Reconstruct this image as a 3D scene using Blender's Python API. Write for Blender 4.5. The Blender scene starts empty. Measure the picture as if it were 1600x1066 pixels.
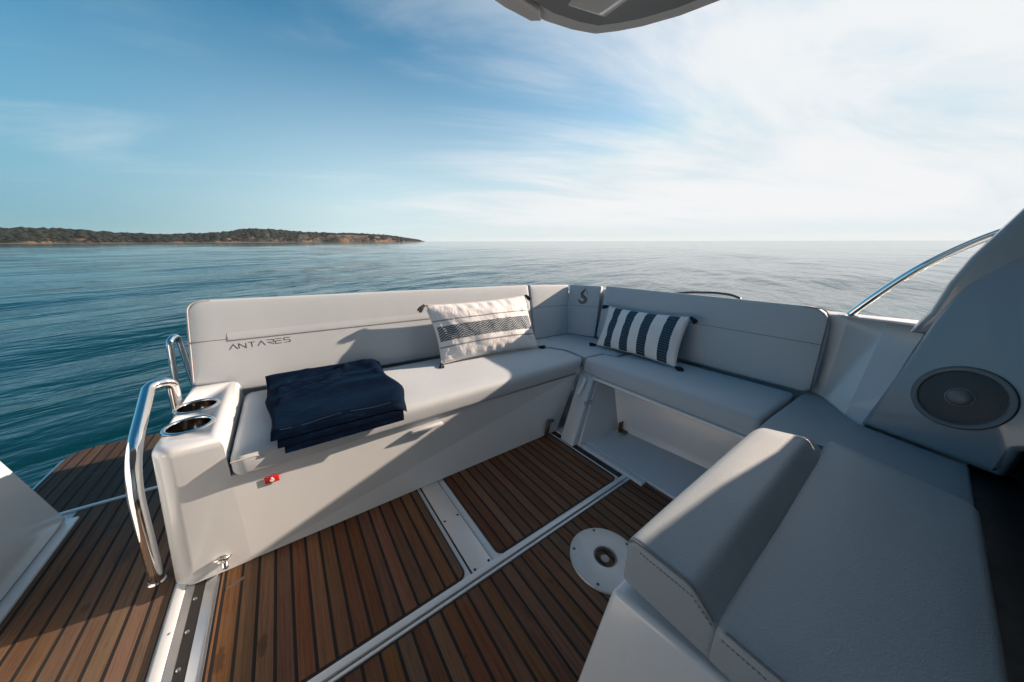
import bpy, bmesh, math, random
from mathutils import Vector, Matrix, noise, geometry
random.seed(7)
sc = bpy.context.scene
COL = sc.collection
# ------------------------------------------------------------------ camera, sky, sun, exposure
# boat frame: x to port, y aft, z up from the cockpit sole; the boat sits trimmed 3 degrees on level water
MB = Matrix(((0.9986391, 0.0, 0.0521524, 0), (-0.0013293, 0.9996751, 0.0254547, 0),
             (-0.0521355, -0.0254894, 0.9983147, 0), (0, 0, 0, 1)))
RC = Matrix(((0.8046122, -0.5932868, 0.0246955), (0.5779989, 0.7729926, -0.2615333), (0.1360748, 0.2247069, 0.9648785)))
CAM_H = 1.2
W = MB.to_3x3() @ RC.transposed()
cam = bpy.data.objects.new('camera', bpy.data.cameras.new('camera'))
COL.objects.link(cam)
cam.data.sensor_width = 36
cam.data.lens = 36 * 477.2 / 1600
cam.data.clip_start = 0.02
cam.data.clip_end = 20000
cm = Matrix((W.col[0], W.col[2], -W.col[1])).transposed().to_4x4()
cm.translation = MB @ Vector((0, 0, CAM_H))
cam.matrix_world = cm
sc.camera = cam
sun_dir = (MB.to_3x3() @ Vector((.985, -.178, .364))).normalized()
SUN_EL = math.asin(sun_dir.z)
SUN_AZ = math.atan2(sun_dir.x, sun_dir.y)
SEA_Z = -0.72
sc.view_settings.view_transform = 'Standard'
sc.view_settings.look = 'None'
sc.view_settings.exposure = 1.22
sc.view_settings.gamma = 1.0
sc.cycles.max_bounces = 8

wd = bpy.data.worlds.new('World')
sc.world = wd
wd.use_nodes = True


class NT:
    """tiny node helper"""
    def __init__(s, tree):
        s.t = tree
        s.n = tree.nodes
        s.l = tree.links

    def add(s, typ, ins=None, **kw):
        n = s.n.new(typ)
        for k, v in kw.items():
            setattr(n, k, v)
        for k, v in (ins or {}).items():
            s.set(n.inputs[k], v)
        return n

    def set(s, sock, v):
        if isinstance(v, bpy.types.NodeSocket):
            s.l.new(v, sock)
        else:
            if isinstance(v, (tuple, list)) and len(v) == 3 and sock.type == 'RGBA':
                v = (*v, 1)
            sock.default_value = v

    def m(s, op, a, b=0.0, c=0.0, clamp=False):
        n = s.add('ShaderNodeMath', operation=op, use_clamp=clamp)
        for i, v in enumerate((a, b, c)):
            s.set(n.inputs[i], v)
        return n.outputs[0]

    def mix(s, f, a, b, mode='MIX'):
        n = s.add('ShaderNodeMix', data_type='RGBA', blend_type=mode)
        s.set(n.inputs[0], f)
        s.set(n.inputs[6], a)
        s.set(n.inputs[7], b)
        return n.outputs[2]

    def noise(s, vec, scale, detail=3, rough=.5, dist=0.0, dim='3D'):
        n = s.add('ShaderNodeTexNoise', {'Scale': scale, 'Detail': detail, 'Roughness': rough, 'Distortion': dist})
        if vec is not None:
            s.set(n.inputs['Vector'], vec)
        return n.outputs['Fac']

    def ramp(s, v, a, b, c=0.0, d=1.0, smooth=True):
        n = s.add('ShaderNodeMapRange', interpolation_type='SMOOTHSTEP' if smooth else 'LINEAR')
        for i, x in enumerate((v, a, b, c, d)):
            s.set(n.inputs[i], x)
        return n.outputs[0]

    def xyz(s, v):
        n = s.add('ShaderNodeSeparateXYZ', {0: v})
        return n.outputs

    def vec(s, x, y, z):
        n = s.add('ShaderNodeCombineXYZ', {0: x, 1: y, 2: z})
        return n.outputs[0]

    def vscale(s, v, sx, sy, sz):
        n = s.add('ShaderNodeVectorMath', {0: v, 1: (sx, sy, sz)}, operation='MULTIPLY')
        return n.outputs[0]


def build_sky():
    k = NT(wd.node_tree)
    k.n.clear()
    sky = k.add('ShaderNodeTexSky', sky_type='NISHITA', sun_disc=False, sun_elevation=SUN_EL, sun_rotation=SUN_AZ,
                altitude=0, air_density=1.0, dust_density=0.6, ozone_density=2.5)
    d = k.add('ShaderNodeTexCoord').outputs['Generated']
    x, y, z = k.xyz(d)
    zz = k.m('ADD', k.m('MAXIMUM', z, 0.0), 0.14)
    px = k.m('DIVIDE', x, zz)
    py = k.m('DIVIDE', y, zz)
    # wind-drawn cirrus on a high flat layer
    a = math.radians(-24)
    u = k.m('ADD', k.m('MULTIPLY', px, math.cos(a)), k.m('MULTIPLY', py, math.sin(a)))
    v = k.m('SUBTRACT', k.m('MULTIPLY', py, math.cos(a)), k.m('MULTIPLY', px, math.sin(a)))
    p = k.vec(k.m('MULTIPLY', u, .33), v, 0.3)
    n1 = k.noise(p, 1.15, 8, .60, .7)
    n2 = k.noise(k.vec(k.m('MULTIPLY', u, .5), k.m('MULTIPLY', v, .8), 4.0), .62, 3, .5, .3)
    # cover grows to the sun side
    side = k.m('ADD', k.m('MULTIPLY', x, math.sin(SUN_AZ)), k.m('MULTIPLY', y, math.cos(SUN_AZ)))
    cover = k.ramp(side, -.15, .75, 0, 1, False)
    raw = k.m('ADD', k.m('ADD', k.m('MULTIPLY', n1, 1.0), k.m('MULTIPLY', n2, .55)), k.m('MULTIPLY', cover, .34))
    dens = k.ramp(raw, .80, 1.16)
    dens = k.m('MULTIPLY', dens, k.ramp(z, .0, .07))
    dens = k.m('MULTIPLY', dens, k.ramp(cover, 0, .9, .34, .95, False))
    K = 1.08 / (.05 * 2 ** sc.view_settings.exposure)

    def tgt(r, g, b_):
        return (r * K, g * K, b_ * K)
    low = k.m('SUBTRACT', 1.0, k.ramp(z, -.06, .50))
    veil = k.m('MULTIPLY', low, k.ramp(side, -.8, .6, .84, .96))
    skyc = k.add('ShaderNodeHueSaturation', {'Hue': .482, 'Saturation': 1.32, 'Value': 1.4 * 2 ** 1.15 / 2 ** sc.view_settings.exposure, 'Color': sky.outputs[0]}).outputs[0]
    skyc = k.mix(1.0, skyc, tgt(.35, .61, .77), 'DARKEN')
    veilc = k.mix(k.ramp(side, -.62, .12), tgt(.125, .335, .47), tgt(.63, .78, .85))
    veilc = k.mix(k.ramp(side, -.02, .62), veilc, tgt(.70, .77, .80))
    c = k.mix(veil, skyc, veilc)
    c = k.mix(dens, c, tgt(.84, .85, .86))
    bg = k.add('ShaderNodeBackground', {'Color': c, 'Strength': 0.05})
    out = k.add('ShaderNodeOutputWorld')
    k.l.new(bg.outputs[0], out.inputs[0])


build_sky()
sun = bpy.data.objects.new('sun', bpy.data.lights.new('sun', 'SUN'))
COL.objects.link(sun)
sun.data.energy = 5.0
sun.data.angle = math.radians(0.6)
sun.data.color = (1.0, .755, .575)
sun.rotation_euler = sun_dir.to_track_quat('Z', 'Y').to_euler()

# ------------------------------------------------------------------ scene bookkeeping
ROOTS = []          # boat things, moved onto the trimmed boat frame at the end
LOC = {}


def link(o):
    COL.objects.link(o)
    return o


def thing(name, label, cat, loc=(0, 0, 0), group=None, boat=True):
    o = link(bpy.data.objects.new(name, None))
    o.empty_display_size = .1
    o.location = loc
    o['label'] = label
    o['category'] = cat
    if group:
        o['group'] = group
    LOC[o.name] = Vector(loc)
    if boat:
        ROOTS.append(o)
    return o


def tag(o, label=None, cat=None, group=None, kind=None):
    for k, v in (('label', label), ('category', cat), ('group', group), ('kind', kind)):
        if v:
            o[k] = v
    return o


class MBld:
    def __init__(s):
        s.v = []
        s.f = []
        s.uv = None

    def add(s, verts, faces):
        b = len(s.v)
        s.v += [Vector(p) for p in verts]
        s.f += [tuple(i + b for i in f) for f in faces]
        return s

    def build(s, name, mat, parent=None, smooth=35, boat=True, origin=None, recalc=True):
        off = Vector((0, 0, 0))
        if parent is not None:
            off = LOC[parent.name]
        elif origin is not None:
            off = Vector(origin)
        me = bpy.data.meshes.new(name)
        me.from_pydata([tuple(p - off) for p in s.v], [], s.f)
        bm = bmesh.new()
        bm.from_mesh(me)
        bmesh.ops.remove_doubles(bm, verts=bm.verts, dist=1e-5)
        if recalc:
            bmesh.ops.recalc_face_normals(bm, faces=bm.faces)
        bm.to_mesh(me)
        bm.free()
        if smooth is not None:
            me.polygons.foreach_set('use_smooth', [True] * len(me.polygons))
            me.set_sharp_from_angle(angle=math.radians(smooth))
        for m in (mat if isinstance(mat, (list, tuple)) else [mat]):
            me.materials.append(m)
        o = link(bpy.data.objects.new(name, me))
        if parent is not None:
            o.parent = parent
            LOC[o.name] = off
        else:
            o.location = off
            LOC[o.name] = off
            if boat:
                ROOTS.append(o)
        return o


def lerp(a, b, t):
    return a + (b - a) * t


def box(b, p0, p1, bev=0.0, seg=2, warp=None):
    x0, y0, z0 = p0
    x1, y1, z1 = p1
    c = [Vector((x0, y0, z0)), Vector((x1, y0, z0)), Vector((x1, y1, z0)), Vector((x0, y1, z0)),
         Vector((x0, y0, z1)), Vector((x1, y0, z1)), Vector((x1, y1, z1)), Vector((x0, y1, z1))]
    return hexa(b, c, bev, seg)


def hexa(b, c, bev=0.0, seg=2):
    bm = bmesh.new()
    vs = [bm.verts.new(p) for p in c]
    for f in ((3, 2, 1, 0), (4, 5, 6, 7), (0, 1, 5, 4), (1, 2, 6, 5), (2, 3, 7, 6), (3, 0, 4, 7)):
        bm.faces.new([vs[i] for i in f])
    bmesh.ops.recalc_face_normals(bm, faces=bm.faces)
    if bev > 0:
        bmesh.ops.bevel(bm, geom=list(bm.edges), offset=bev, segments=seg, profile=.5, affect='EDGES')
    bm.verts.index_update()
    b.add([v.co.copy() for v in bm.verts], [[v.index for v in f.verts] for f in bm.faces])
    bm.free()
    return b


def round_poly(pts, seg=6, step=None):
    """pts: (x, y, r) -> polyline with rounded corners"""
    out = []
    n = len(pts)
    for i in range(n):
        p = Vector(pts[i][:2])
        r = pts[i][2] if len(pts[i]) > 2 else 0
        a = Vector(pts[i - 1][:2]) - p
        c = Vector(pts[(i + 1) % n][:2]) - p
        la, lc = a.length, c.length
        a.normalize()
        c.normalize()
        ang = a.angle(c)
        if r <= 0 or ang > math.pi - .02:
            out.append(p)
            continue
        t = min(r / math.tan(ang / 2), la * .49, lc * .49)
        r2 = t * math.tan(ang / 2)
        q0, q1 = p + a * t, p + c * t
        cen = p + (a + c).normalized() * (r2 / math.sin(ang / 2))
        v0, v1 = q0 - cen, q1 - cen
        tot = v0.angle(v1)
        for k in range(seg + 1):
            f = k / seg
            if tot < 1e-4:
                out.append(q0)
                break
            vv = (v0 * math.sin((1 - f) * tot) + v1 * math.sin(f * tot)) / math.sin(tot)
            out.append(cen + vv)
    if step:
        res = []
        for i in range(len(out)):
            p, q = out[i], out[(i + 1) % len(out)]
            m = max(1, int((q - p).length / step))
            res += [p.lerp(q, j / m) for j in range(m)]
        out = res
    return out


def inset(poly, d):
    n = len(poly)
    area = sum(poly[i].x * poly[(i + 1) % n].y - poly[(i + 1) % n].x * poly[i].y for i in range(n))
    sg = 1 if area > 0 else -1
    out = []
    for i in range(n):
        a = (poly[i] - poly[i - 1])
        c = (poly[(i + 1) % n] - poly[i])
        if a.length < 1e-7:
            a = c
        if c.length < 1e-7:
            c = a
        a = a.normalized()
        c = c.normalized()
        na = Vector((-a.y, a.x)) * sg
        nc = Vector((-c.y, c.x)) * sg
        m = na + nc
        if m.length < 1e-6:
            m = na
        m.normalize()
        k = max(.35, m.dot(na))
        out.append(poly[i] + m * (d / k))
    return out


def pad(b, outline, z0, z1, r=.02, rb=None, crown=0.0, seg=5, fmap=None, soft=.10, step=.05, lump=0.0, lumpscale=4.0, grid=.045):
    """upholstered pad: outline (x,y,corner radius), flat back at z0, rounded and crowned front at z1"""
    rb = r * .6 if rb is None else rb
    base = round_poly([(p[0], p[1], max(p[2] if len(p) > 2 else 0, r * 1.15)) for p in outline], 6, step)
    n = len(base)
    prof = [(rb, z0)]
    for i in range(1, 4):
        t = i / 3 * math.pi / 2
        prof.append((rb * (1 - math.sin(t)), z0 + rb * (1 - math.cos(t))))
    for i in range(seg + 1):
        t = i / seg * math.pi / 2
        prof.append((r * (1 - math.cos(t)), z1 - r + r * math.sin(t)))
    vs, fs = [], []
    fmap = fmap or (lambda x, y, z: (x, y, z))

    def hgt(x, y, d):
        f = min(1, max(0, d / soft)) if soft else 1
        return z1 + crown * (1 - (1 - f) ** 2) + lump * min(1, f * 2) * noise.noise(Vector((x * lumpscale, y * lumpscale, z0 * 7)))
    for d, z in prof:
        for p in inset(base, d):
            vs.append(Vector(fmap(p.x, p.y, z)))
    m = len(prof)
    for j in range(m - 1):
        for i in range(n):
            i2 = (i + 1) % n
            fs.append((j * n + i, j * n + i2, (j + 1) * n + i2, (j + 1) * n + i))
    fs.append(tuple(range(n - 1, -1, -1)))
    # crowned face: constrained triangulation of the rim plus a grid of inner points
    rim = inset(base, r)
    xs = [p.x for p in rim]
    ys = [p.y for p in rim]

    def bdist(q):
        best = 9
        for i in range(n):
            p0, p1 = rim[i - 1], rim[i]
            d = p1 - p0
            t = max(0, min(1, (q - p0).dot(d) / max(1e-12, d.length_squared)))
            best = min(best, (q - p0 - d * t).length)
        return best

    def inside(q):
        c = False
        for i in range(n):
            p0, p1 = rim[i - 1], rim[i]
            if (p0.y > q.y) != (p1.y > q.y) and q.x < (p1.x - p0.x) * (q.y - p0.y) / (p1.y - p0.y) + p0.x:
                c = not c
        return c
    inner = []
    for dd in (grid * .22, grid * .55):
        for i, q in enumerate(inset(base, r + dd)):
            if inside(q) and bdist(q) > dd * .8:
                inner.append(q)
    ny = int((max(ys) - min(ys)) / grid) + 2
    nx = int((max(xs) - min(xs)) / grid) + 2
    for j in range(ny):
        for i in range(nx):
            q = Vector((min(xs) + (i + .5 * (j % 2)) * grid, min(ys) + j * grid))
            if inside(q) and bdist(q) > grid * .85:
                inner.append(q)
    pts = list(rim) + inner
    res = geometry.delaunay_2d_cdt(pts, [(i, (i + 1) % n) for i in range(n)], [], 1, 1e-6)
    off = len(vs)
    for q in res[0]:
        d = bdist(q)
        vs.append(Vector(fmap(q.x, q.y, hgt(q.x, q.y, d) if d > 1e-4 else z1)))
    for f in res[2]:
        fs.append(tuple(i + off for i in f))
    return b.add(vs, fs)


def prism(b, poly, z0, z1, fmap=None, bev=0.0, bseg=3, step=None):
    """poly (x,y[,r]) extruded from z0 to z1 with bevelled rims"""
    base = round_poly(poly, 6, step)
    n = len(base)
    fmap = fmap or (lambda x, y, z: (x, y, z))
    prof = [(0, z0), (0, z1)]
    if bev:
        s = 1 if z1 > z0 else -1
        prof = []
        for i in range(bseg + 1):
            t = i / bseg * math.pi / 2
            prof.append((bev * (1 - math.sin(t)), z0 + s * bev * (1 - math.cos(t))))
        for i in range(bseg + 1):
            t = i / bseg * math.pi / 2
            prof.append((bev * (1 - math.cos(t)), z1 - s * bev * (1 - math.sin(t))))
    vs, fs = [], []
    for d, z in prof:
        for p in (inset(base, d) if d > 0 else base):
            vs.append(Vector(fmap(p.x, p.y, z)))
    m = len(prof)
    for j in range(m - 1):
        for i in range(n):
            i2 = (i + 1) % n
            fs.append((j * n + i, j * n + i2, (j + 1) * n + i2, (j + 1) * n + i))
    fs.append(tuple(range(n - 1, -1, -1)))
    fs.append(tuple((m - 1) * n + i for i in range(n)))
    return b.add(vs, fs)


def smooth_path(pts, rad, seg=8):
    pts = [Vector(p) for p in pts]
    out = [pts[0]]
    for i in range(1, len(pts) - 1):
        p = pts[i]
        a = pts[i - 1] - p
        c = pts[i + 1] - p
        r = rad[i] if isinstance(rad, (list, tuple)) else rad
        t = min(r, a.length * .49, c.length * .49)
        q0 = p + a.normalized() * t
        q1 = p + c.normalized() * t
        for k in range(seg + 1):
            f = k / seg
            out.append(q0.lerp(p, f).lerp(p.lerp(q1, f), f))
    out.append(pts[-1])
    return out


def tube(b, pts, r, n=14, caps=True, closed=False):
    pts = [Vector(p) for p in pts]
    m = len(pts)
    rs = r if isinstance(r, (list, tuple)) else [r] * m
    t0 = (pts[1] - pts[0]).normalized()
    up = Vector((0, 0, 1)) if abs(t0.z) < .9 else Vector((1, 0, 0))
    nn = (up - t0 * up.dot(t0)).normalized()
    vs, fs = [], []
    for i in range(m):
        if closed:
            t = pts[(i + 1) % m] - pts[i - 1]
        else:
            t = pts[min(i + 1, m - 1)] - pts[max(i - 1, 0)]
        t.normalize()
        nn = (nn - t * nn.dot(t)).normalized()
        bb = t.cross(nn)
        for k in range(n):
            a = k / n * math.tau
            vs.append(pts[i] + (nn * math.cos(a) + bb * math.sin(a)) * rs[i])
    for i in range(m if closed else m - 1):
        for k in range(n):
            j = (i + 1) % m
            fs.append((i * n + k, i * n + (k + 1) % n, j * n + (k + 1) % n, j * n + k))
    if caps and not closed:
        fs.append(tuple(range(n - 1, -1, -1)))
        fs.append(tuple((m - 1) * n + k for k in range(n)))
    return b.add(vs, fs)


def lathe(b, prof, o, ax=(0, 0, 1), ux=(1, 0, 0), n=40, caps=True):
    """prof: (radius, height) list"""
    o, ax = Vector(o), Vector(ax).normalized()
    ux = Vector(ux)
    ux = (ux - ax * ux.dot(ax)).normalized()
    uy = ax.cross(ux)
    vs, fs = [], []
    for r, h in prof:
        for k in range(n):
            a = k / n * math.tau
            vs.append(o + ax * h + (ux * math.cos(a) + uy * math.sin(a)) * r)
    for j in range(len(prof) - 1):
        for k in range(n):
            fs.append((j * n + k, j * n + (k + 1) % n, (j + 1) * n + (k + 1) % n, (j + 1) * n + k))
    if caps and prof[0][0] > 1e-6:
        fs.append(tuple(range(n - 1, -1, -1)))
    if caps and prof[-1][0] > 1e-6:
        fs.append(tuple((len(prof) - 1) * n + k for k in range(n)))
    return b.add(vs, fs)


def stroke(b, pts, w, h, fmap):
    """flat lettering stroke with mitred joints; pts 2D, width w, raised h"""
    pts = [Vector(p) for p in pts]
    L, R = [], []
    for i, p in enumerate(pts):
        a = (p - pts[i - 1]).normalized() if i else None
        c = (pts[i + 1] - p).normalized() if i < len(pts) - 1 else None
        a = a or c
        c = c or a
        na, nc = Vector((-a.y, a.x)), Vector((-c.y, c.x))
        m = na + nc
        m = na if m.length < 1e-6 else m.normalized()
        k = max(.45, m.dot(na))
        L.append(p + m * (w / 2 / k))
        R.append(p - m * (w / 2 / k))
    for i in range(len(pts) - 1):
        q = [R[i], R[i + 1], L[i + 1], L[i]]
        vs = [fmap(p.x, p.y, 0) for p in q] + [fmap(p.x, p.y, h) for p in q]
        b.add(vs, [(3, 2, 1, 0), (4, 5, 6, 7), (0, 1, 5, 4), (1, 2, 6, 5), (2, 3, 7, 6), (3, 0, 4, 7)])
    return b


# ------------------------------------------------------------------ materials
def mat(name):
    m = bpy.data.materials.new(name)
    m.use_nodes = True
    k = NT(m.node_tree)
    p = m.node_tree.nodes['Principled BSDF']
    return m, k, p


def simple(name, col, rough=.5, metal=0.0, coat=0.0, bump=None, spec=.5):
    m, k, p = mat(name)
    co = k.add('ShaderNodeTexCoord').outputs['Object']
    n = k.noise(co, 6, 4)
    c = k.mix(k.m('MULTIPLY', n, .22), col, tuple(x * .72 for x in col))
    k.set(p.inputs['Base Color'], c)
    k.set(p.inputs['Roughness'], k.ramp(k.noise(co, 23, 3), .2, .8, rough * .85, min(1, rough * 1.2)))
    p.inputs['Metallic'].default_value = metal
    p.inputs['Coat Weight'].default_value = coat
    p.inputs['Coat Roughness'].default_value = .08
    p.inputs['Specular IOR Level'].default_value = spec
    if bump:
        sc_, st, ds = bump
        bn = k.add('ShaderNodeBump', {'Strength': st, 'Distance': ds, 'Height': k.noise(co, sc_, 4, .6)})
        k.set(p.inputs['Normal'], bn.outputs[0])
    return m


def gelcoat(name, col=(.555, .60, .635)):
    m, k, p = mat(name)
    co = k.add('ShaderNodeTexCoord').outputs['Object']
    big = k.noise(co, 2.2, 5, .6)
    c = k.mix(k.ramp(big, .3, .75, 0, .25), col, tuple(x * .96 for x in col))
    run = k.noise(k.vscale(co, 14, 14, .8), 1.0, 4, .6)
    c = k.mix(k.m('MULTIPLY', k.ramp(run, .55, .8), .10), c, (.30, .28, .25))
    specks = k.ramp(k.noise(co, 190, 2, .5), .70, .78)
    c = k.mix(k.m('MULTIPLY', specks, .04), c, (.32, .30, .28))
    k.set(p.inputs['Base Color'], c)
    k.set(p.inputs['Roughness'], k.ramp(k.noise(co, 3, 3, .5), .0, 1.0, .20, .27))
    p.inputs['Coat Weight'].default_value = .4
    p.inputs['Coat Roughness'].default_value = .07
    bn = k.add('ShaderNodeBump', {'Strength': .12, 'Distance': .01, 'Height': k.noise(co, 5, 3)})
    k.set(p.inputs['Normal'], bn.outputs[0])
    return m


def fabric(name, col=(.44, .495, .54), grain='weave'):
    m, k, p = mat(name)
    co = k.add('ShaderNodeTexCoord').outputs['Object']
    big = k.noise(co, 3.0, 4, .55)
    c = k.mix(k.ramp(big, .3, .7, 0, .25), col, tuple(x * .95 for x in col))
    fine = k.noise(co, 420, 2, .6)
    c = k.mix(k.m('MULTIPLY', fine, .16), c, tuple(x * .6 for x in col))
    k.set(p.inputs['Base Color'], c)
    p.inputs['Roughness'].default_value = .62
    p.inputs['Specular IOR Level'].default_value = .35
    p.inputs['Sheen Weight'].default_value = .08
    if grain == 'leather':
        nz = k.add('ShaderNodeTexNoise', {'Vector': co, 'Scale': 40.0, 'Detail': 2.0})
        sm = k.add('ShaderNodeVectorMath', {0: nz.outputs['Color'], 1: (.02, .02, .02)}, operation='MULTIPLY')
        vv = k.add('ShaderNodeVectorMath', {0: co, 1: sm.outputs[0]}, operation='ADD')
        v = k.add('ShaderNodeTexVoronoi', {'Scale': 260.0, 'Vector': vv.outputs[0], 'Smoothness': .6}, feature='SMOOTH_F1')
        cr = k.noise(co, 330, 3, .6, 1.5)
        h = k.m('ADD', k.m('MULTIPLY', v.outputs['Distance'], .9), k.m('MULTIPLY', cr, .6))
        bn = k.add('ShaderNodeBump', {'Strength': .30, 'Distance': .0016, 'Height': h})
        p.inputs['Roughness'].default_value = .46
    else:
        w = k.m('ADD', k.noise(k.vscale(co, 1, 1, 5), 160, 2, .6), k.noise(k.vscale(co, 5, 5, 1), 160, 2, .6))
        bn = k.add('ShaderNodeBump', {'Strength': .22, 'Distance': .002, 'Height': w})
    b2 = k.add('ShaderNodeBump', {'Strength': .10, 'Distance': .02, 'Height': k.noise(co, 5, 2, .5), 'Normal': bn.outputs[0]})
    k.set(p.inputs['Normal'], b2.outputs[0])
    return m


def teak(name, phase, pitch=.0509, stains=(), light=1.0, caulk=.20, seed=0.0, sandy=False):
    m, k, p = mat(name)
    co = k.add('ShaderNodeTexCoord').outputs['Object']
    x, y, z = k.xyz(co)
    q = k.m('DIVIDE', k.m('SUBTRACT', x, phase - pitch * 40), pitch)
    f = k.m('FRACT', q)
    idn = k.m('FLOOR', q)
    edge = k.m('ABSOLUTE', k.m('SUBTRACT', k.m('FRACT', k.m('ADD', f, .5)), .5))
    gap = k.ramp(edge, caulk * .38, caulk * .56, 1, 0)
    wn = k.add('ShaderNodeTexWhiteNoise', {'W': k.m('ADD', idn, seed)}, noise_dimensions='1D')
    r, g, bb = k.xyz(wn.outputs['Color'])
    off = k.m('MULTIPLY', r, 13.0)
    gv = k.vec(k.m('MULTIPLY', x, 150.0), k.m('ADD', k.m('MULTIPLY', y, 3.2), off), off)
    g1 = k.noise(gv, 1.0, 5, .62, .6)
    g2 = k.noise(k.vec(k.m('MULTIPLY', x, 420.0), k.m('ADD', k.m('MULTIPLY', y, 16.0), off), off), 1.0, 3, .6)
    mot = k.noise(k.vec(k.m('MULTIPLY', x, 9.0), k.m('ADD', k.m('MULTIPLY', y, 4.0), off), 0.0), 1.0, 4, .6)
    A = tuple(v * light * .45 for v in ((.34, .145, .060) if not sandy else (.33, .20, .115)))
    B = tuple(v * light * .45 for v in ((.17, .072, .030) if not sandy else (.20, .105, .056)))
    C = tuple(v * light * .45 for v in (.34, .21, .115))
    c = k.mix(k.m('MULTIPLY', k.ramp(g1, .30, .72), .75), A, B)
    c = k.mix(k.m('MULTIPLY', k.ramp(mot, .45, .8), .55), c, C)
    c = k.mix(k.m('MULTIPLY', k.ramp(g2, .52, .75), .5), c, tuple(v * .35 for v in B))
    hv = k.add('ShaderNodeHueSaturation', {'Hue': k.ramp(g, 0, 1, .488, .512, False), 'Saturation': k.ramp(bb, 0, 1, .8, 1.05, False),
                                           'Value': k.ramp(r, 0, 1, .74, 1.16, False), 'Color': c})
    c = hv.outputs[0]
    rough = k.ramp(g1, .2, .8, .50, .72)
    for sx, sy, rx, ry in stains:
        dx = k.m('DIVIDE', k.m('SUBTRACT', x, sx), rx)
        dy = k.m('DIVIDE', k.m('SUBTRACT', y, sy), ry)
        dd = k.m('SQRT', k.m('ADD', k.m('MULTIPLY', dx, dx), k.m('MULTIPLY', dy, dy)))
        dd = k.m('ADD', dd, k.m('MULTIPLY', k.m('SUBTRACT', k.noise(co, 38, 3), .5), 1.5))
        ms = k.ramp(dd, .65, 1.08, .55, 0)
        c = k.mix(ms, c, (.028, .014, .009))
        rough = k.m('SUBTRACT', rough, k.m('MULTIPLY', ms, .25))
    c = k.mix(gap, c, (.012, .012, .012))
    k.set(p.inputs['Base Color'], c)
    k.set(p.inputs['Roughness'], k.m('ADD', k.m('MULTIPLY', gap, .1), rough))
    p.inputs['Specular IOR Level'].default_value = .22
    h = k.m('SUBTRACT', k.m('ADD', k.m('MULTIPLY', g1, .25), k.m('MULTIPLY', g2, .25)), k.m('MULTIPLY', gap, 1.0))
    bn = k.add('ShaderNodeBump', {'Strength': .5, 'Distance': .0015, 'Height': h})
    k.set(p.inputs['Normal'], bn.outputs[0])
    return m


M_GEL = gelcoat('white_gelcoat')
M_GEL_SHADE = gelcoat('shaded_gelcoat', (.22, .26, .30))  # white gelcoat, darkened and blued in colour for the pillar's shade
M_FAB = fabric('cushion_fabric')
M_LEA = fabric('shaded_cushion_leather', (.27, .325, .365), 'leather')  # same upholstery as the benches, foreground shade put into its colour
M_PIPE = simple('cushion_piping', (.47, .44, .43), .6)
M_SEAM = simple('seam_thread', (.16, .155, .155), .8)
M_STEEL = simple('polished_steel', (.83, .82, .80), .06, 1.0)
M_BRUSH = simple('brushed_steel', (.62, .62, .62), .28, 1.0)
M_WELL = simple('cup_steel', (.36, .355, .35), .13, 1.0)
M_ALU = simple('anodised_aluminium', (.62, .64, .66), .33, 1.0)
M_ALUP = simple('painted_aluminium', (.60, .60, .60), .42, .25)
M_BLACK = simple('black_rubber', (.012, .012, .013), .6)
M_DARK = simple('dark_interior', (.010, .011, .012), .5)  # near-black colour stands for the unlit cabin and the void
M_CAULK = simple('caulk', (.014, .014, .014), .6)
M_LET = simple('bronze_lettering', (.055, .036, .032), .45)
M_RED = simple('red_sticker', (.55, .02, .02), .4)
M_WHITE = simple('white_print', (.8, .8, .8), .5)
M_NAVY = simple('tassel_yarn', (.010, .014, .024), .9)
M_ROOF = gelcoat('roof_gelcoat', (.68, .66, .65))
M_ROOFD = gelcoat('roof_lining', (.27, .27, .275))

# ------------------------------------------------------------------ water
def sea_mat():
    m, k, p = mat('sea_water')
    co = k.add('ShaderNodeTexCoord').outputs['Object']
    x, y, z = k.xyz(co)
    a = math.radians(20)
    u = k.m('ADD', k.m('MULTIPLY', x, math.cos(a)), k.m('MULTIPLY', y, math.sin(a)))
    v = k.m('SUBTRACT', k.m('MULTIPLY', y, math.cos(a)), k.m('MULTIPLY', x, math.sin(a)))
    P = k.vec(k.m('MULTIPLY', u, .42), v, 0.0)
    dist = k.m('SQRT', k.m('ADD', k.m('MULTIPLY', x, x), k.m('MULTIPLY', y, y)))
    n1 = k.noise(P, .55, 4, .55, .35)
    n2 = k.noise(P, 2.3, 4, .55, .3)
    n3 = k.noise(P, .06, 4, .6)
    n4 = k.noise(k.vec(u, v, 3.0), 9.0, 2, .5)
    far = k.ramp(dist, 6, 200, 1, .10)
    h = k.m('ADD', k.m('MULTIPLY', n1, 1.15), k.m('MULTIPLY', n2, .26))
    h = k.m('ADD', h, k.m('MULTIPLY', n3, 6.0))
    h = k.m('ADD', h, k.m('MULTIPLY', n4, k.ramp(dist, 3, 14, .022, 0)))
    bn = k.add('ShaderNodeBump', {'Strength': far, 'Distance': .19, 'Height': h})
    c = k.mix(k.ramp(n3, .35, .65), (.0010, .0250, .0330), (.0022, .0410, .0500))
    k.set(p.inputs['Base Color'], c)
    p.inputs['Roughness'].default_value = .07
    p.inputs['IOR'].default_value = 1.33
    k.set(p.inputs['Normal'], bn.outputs[0])
    return m


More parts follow.
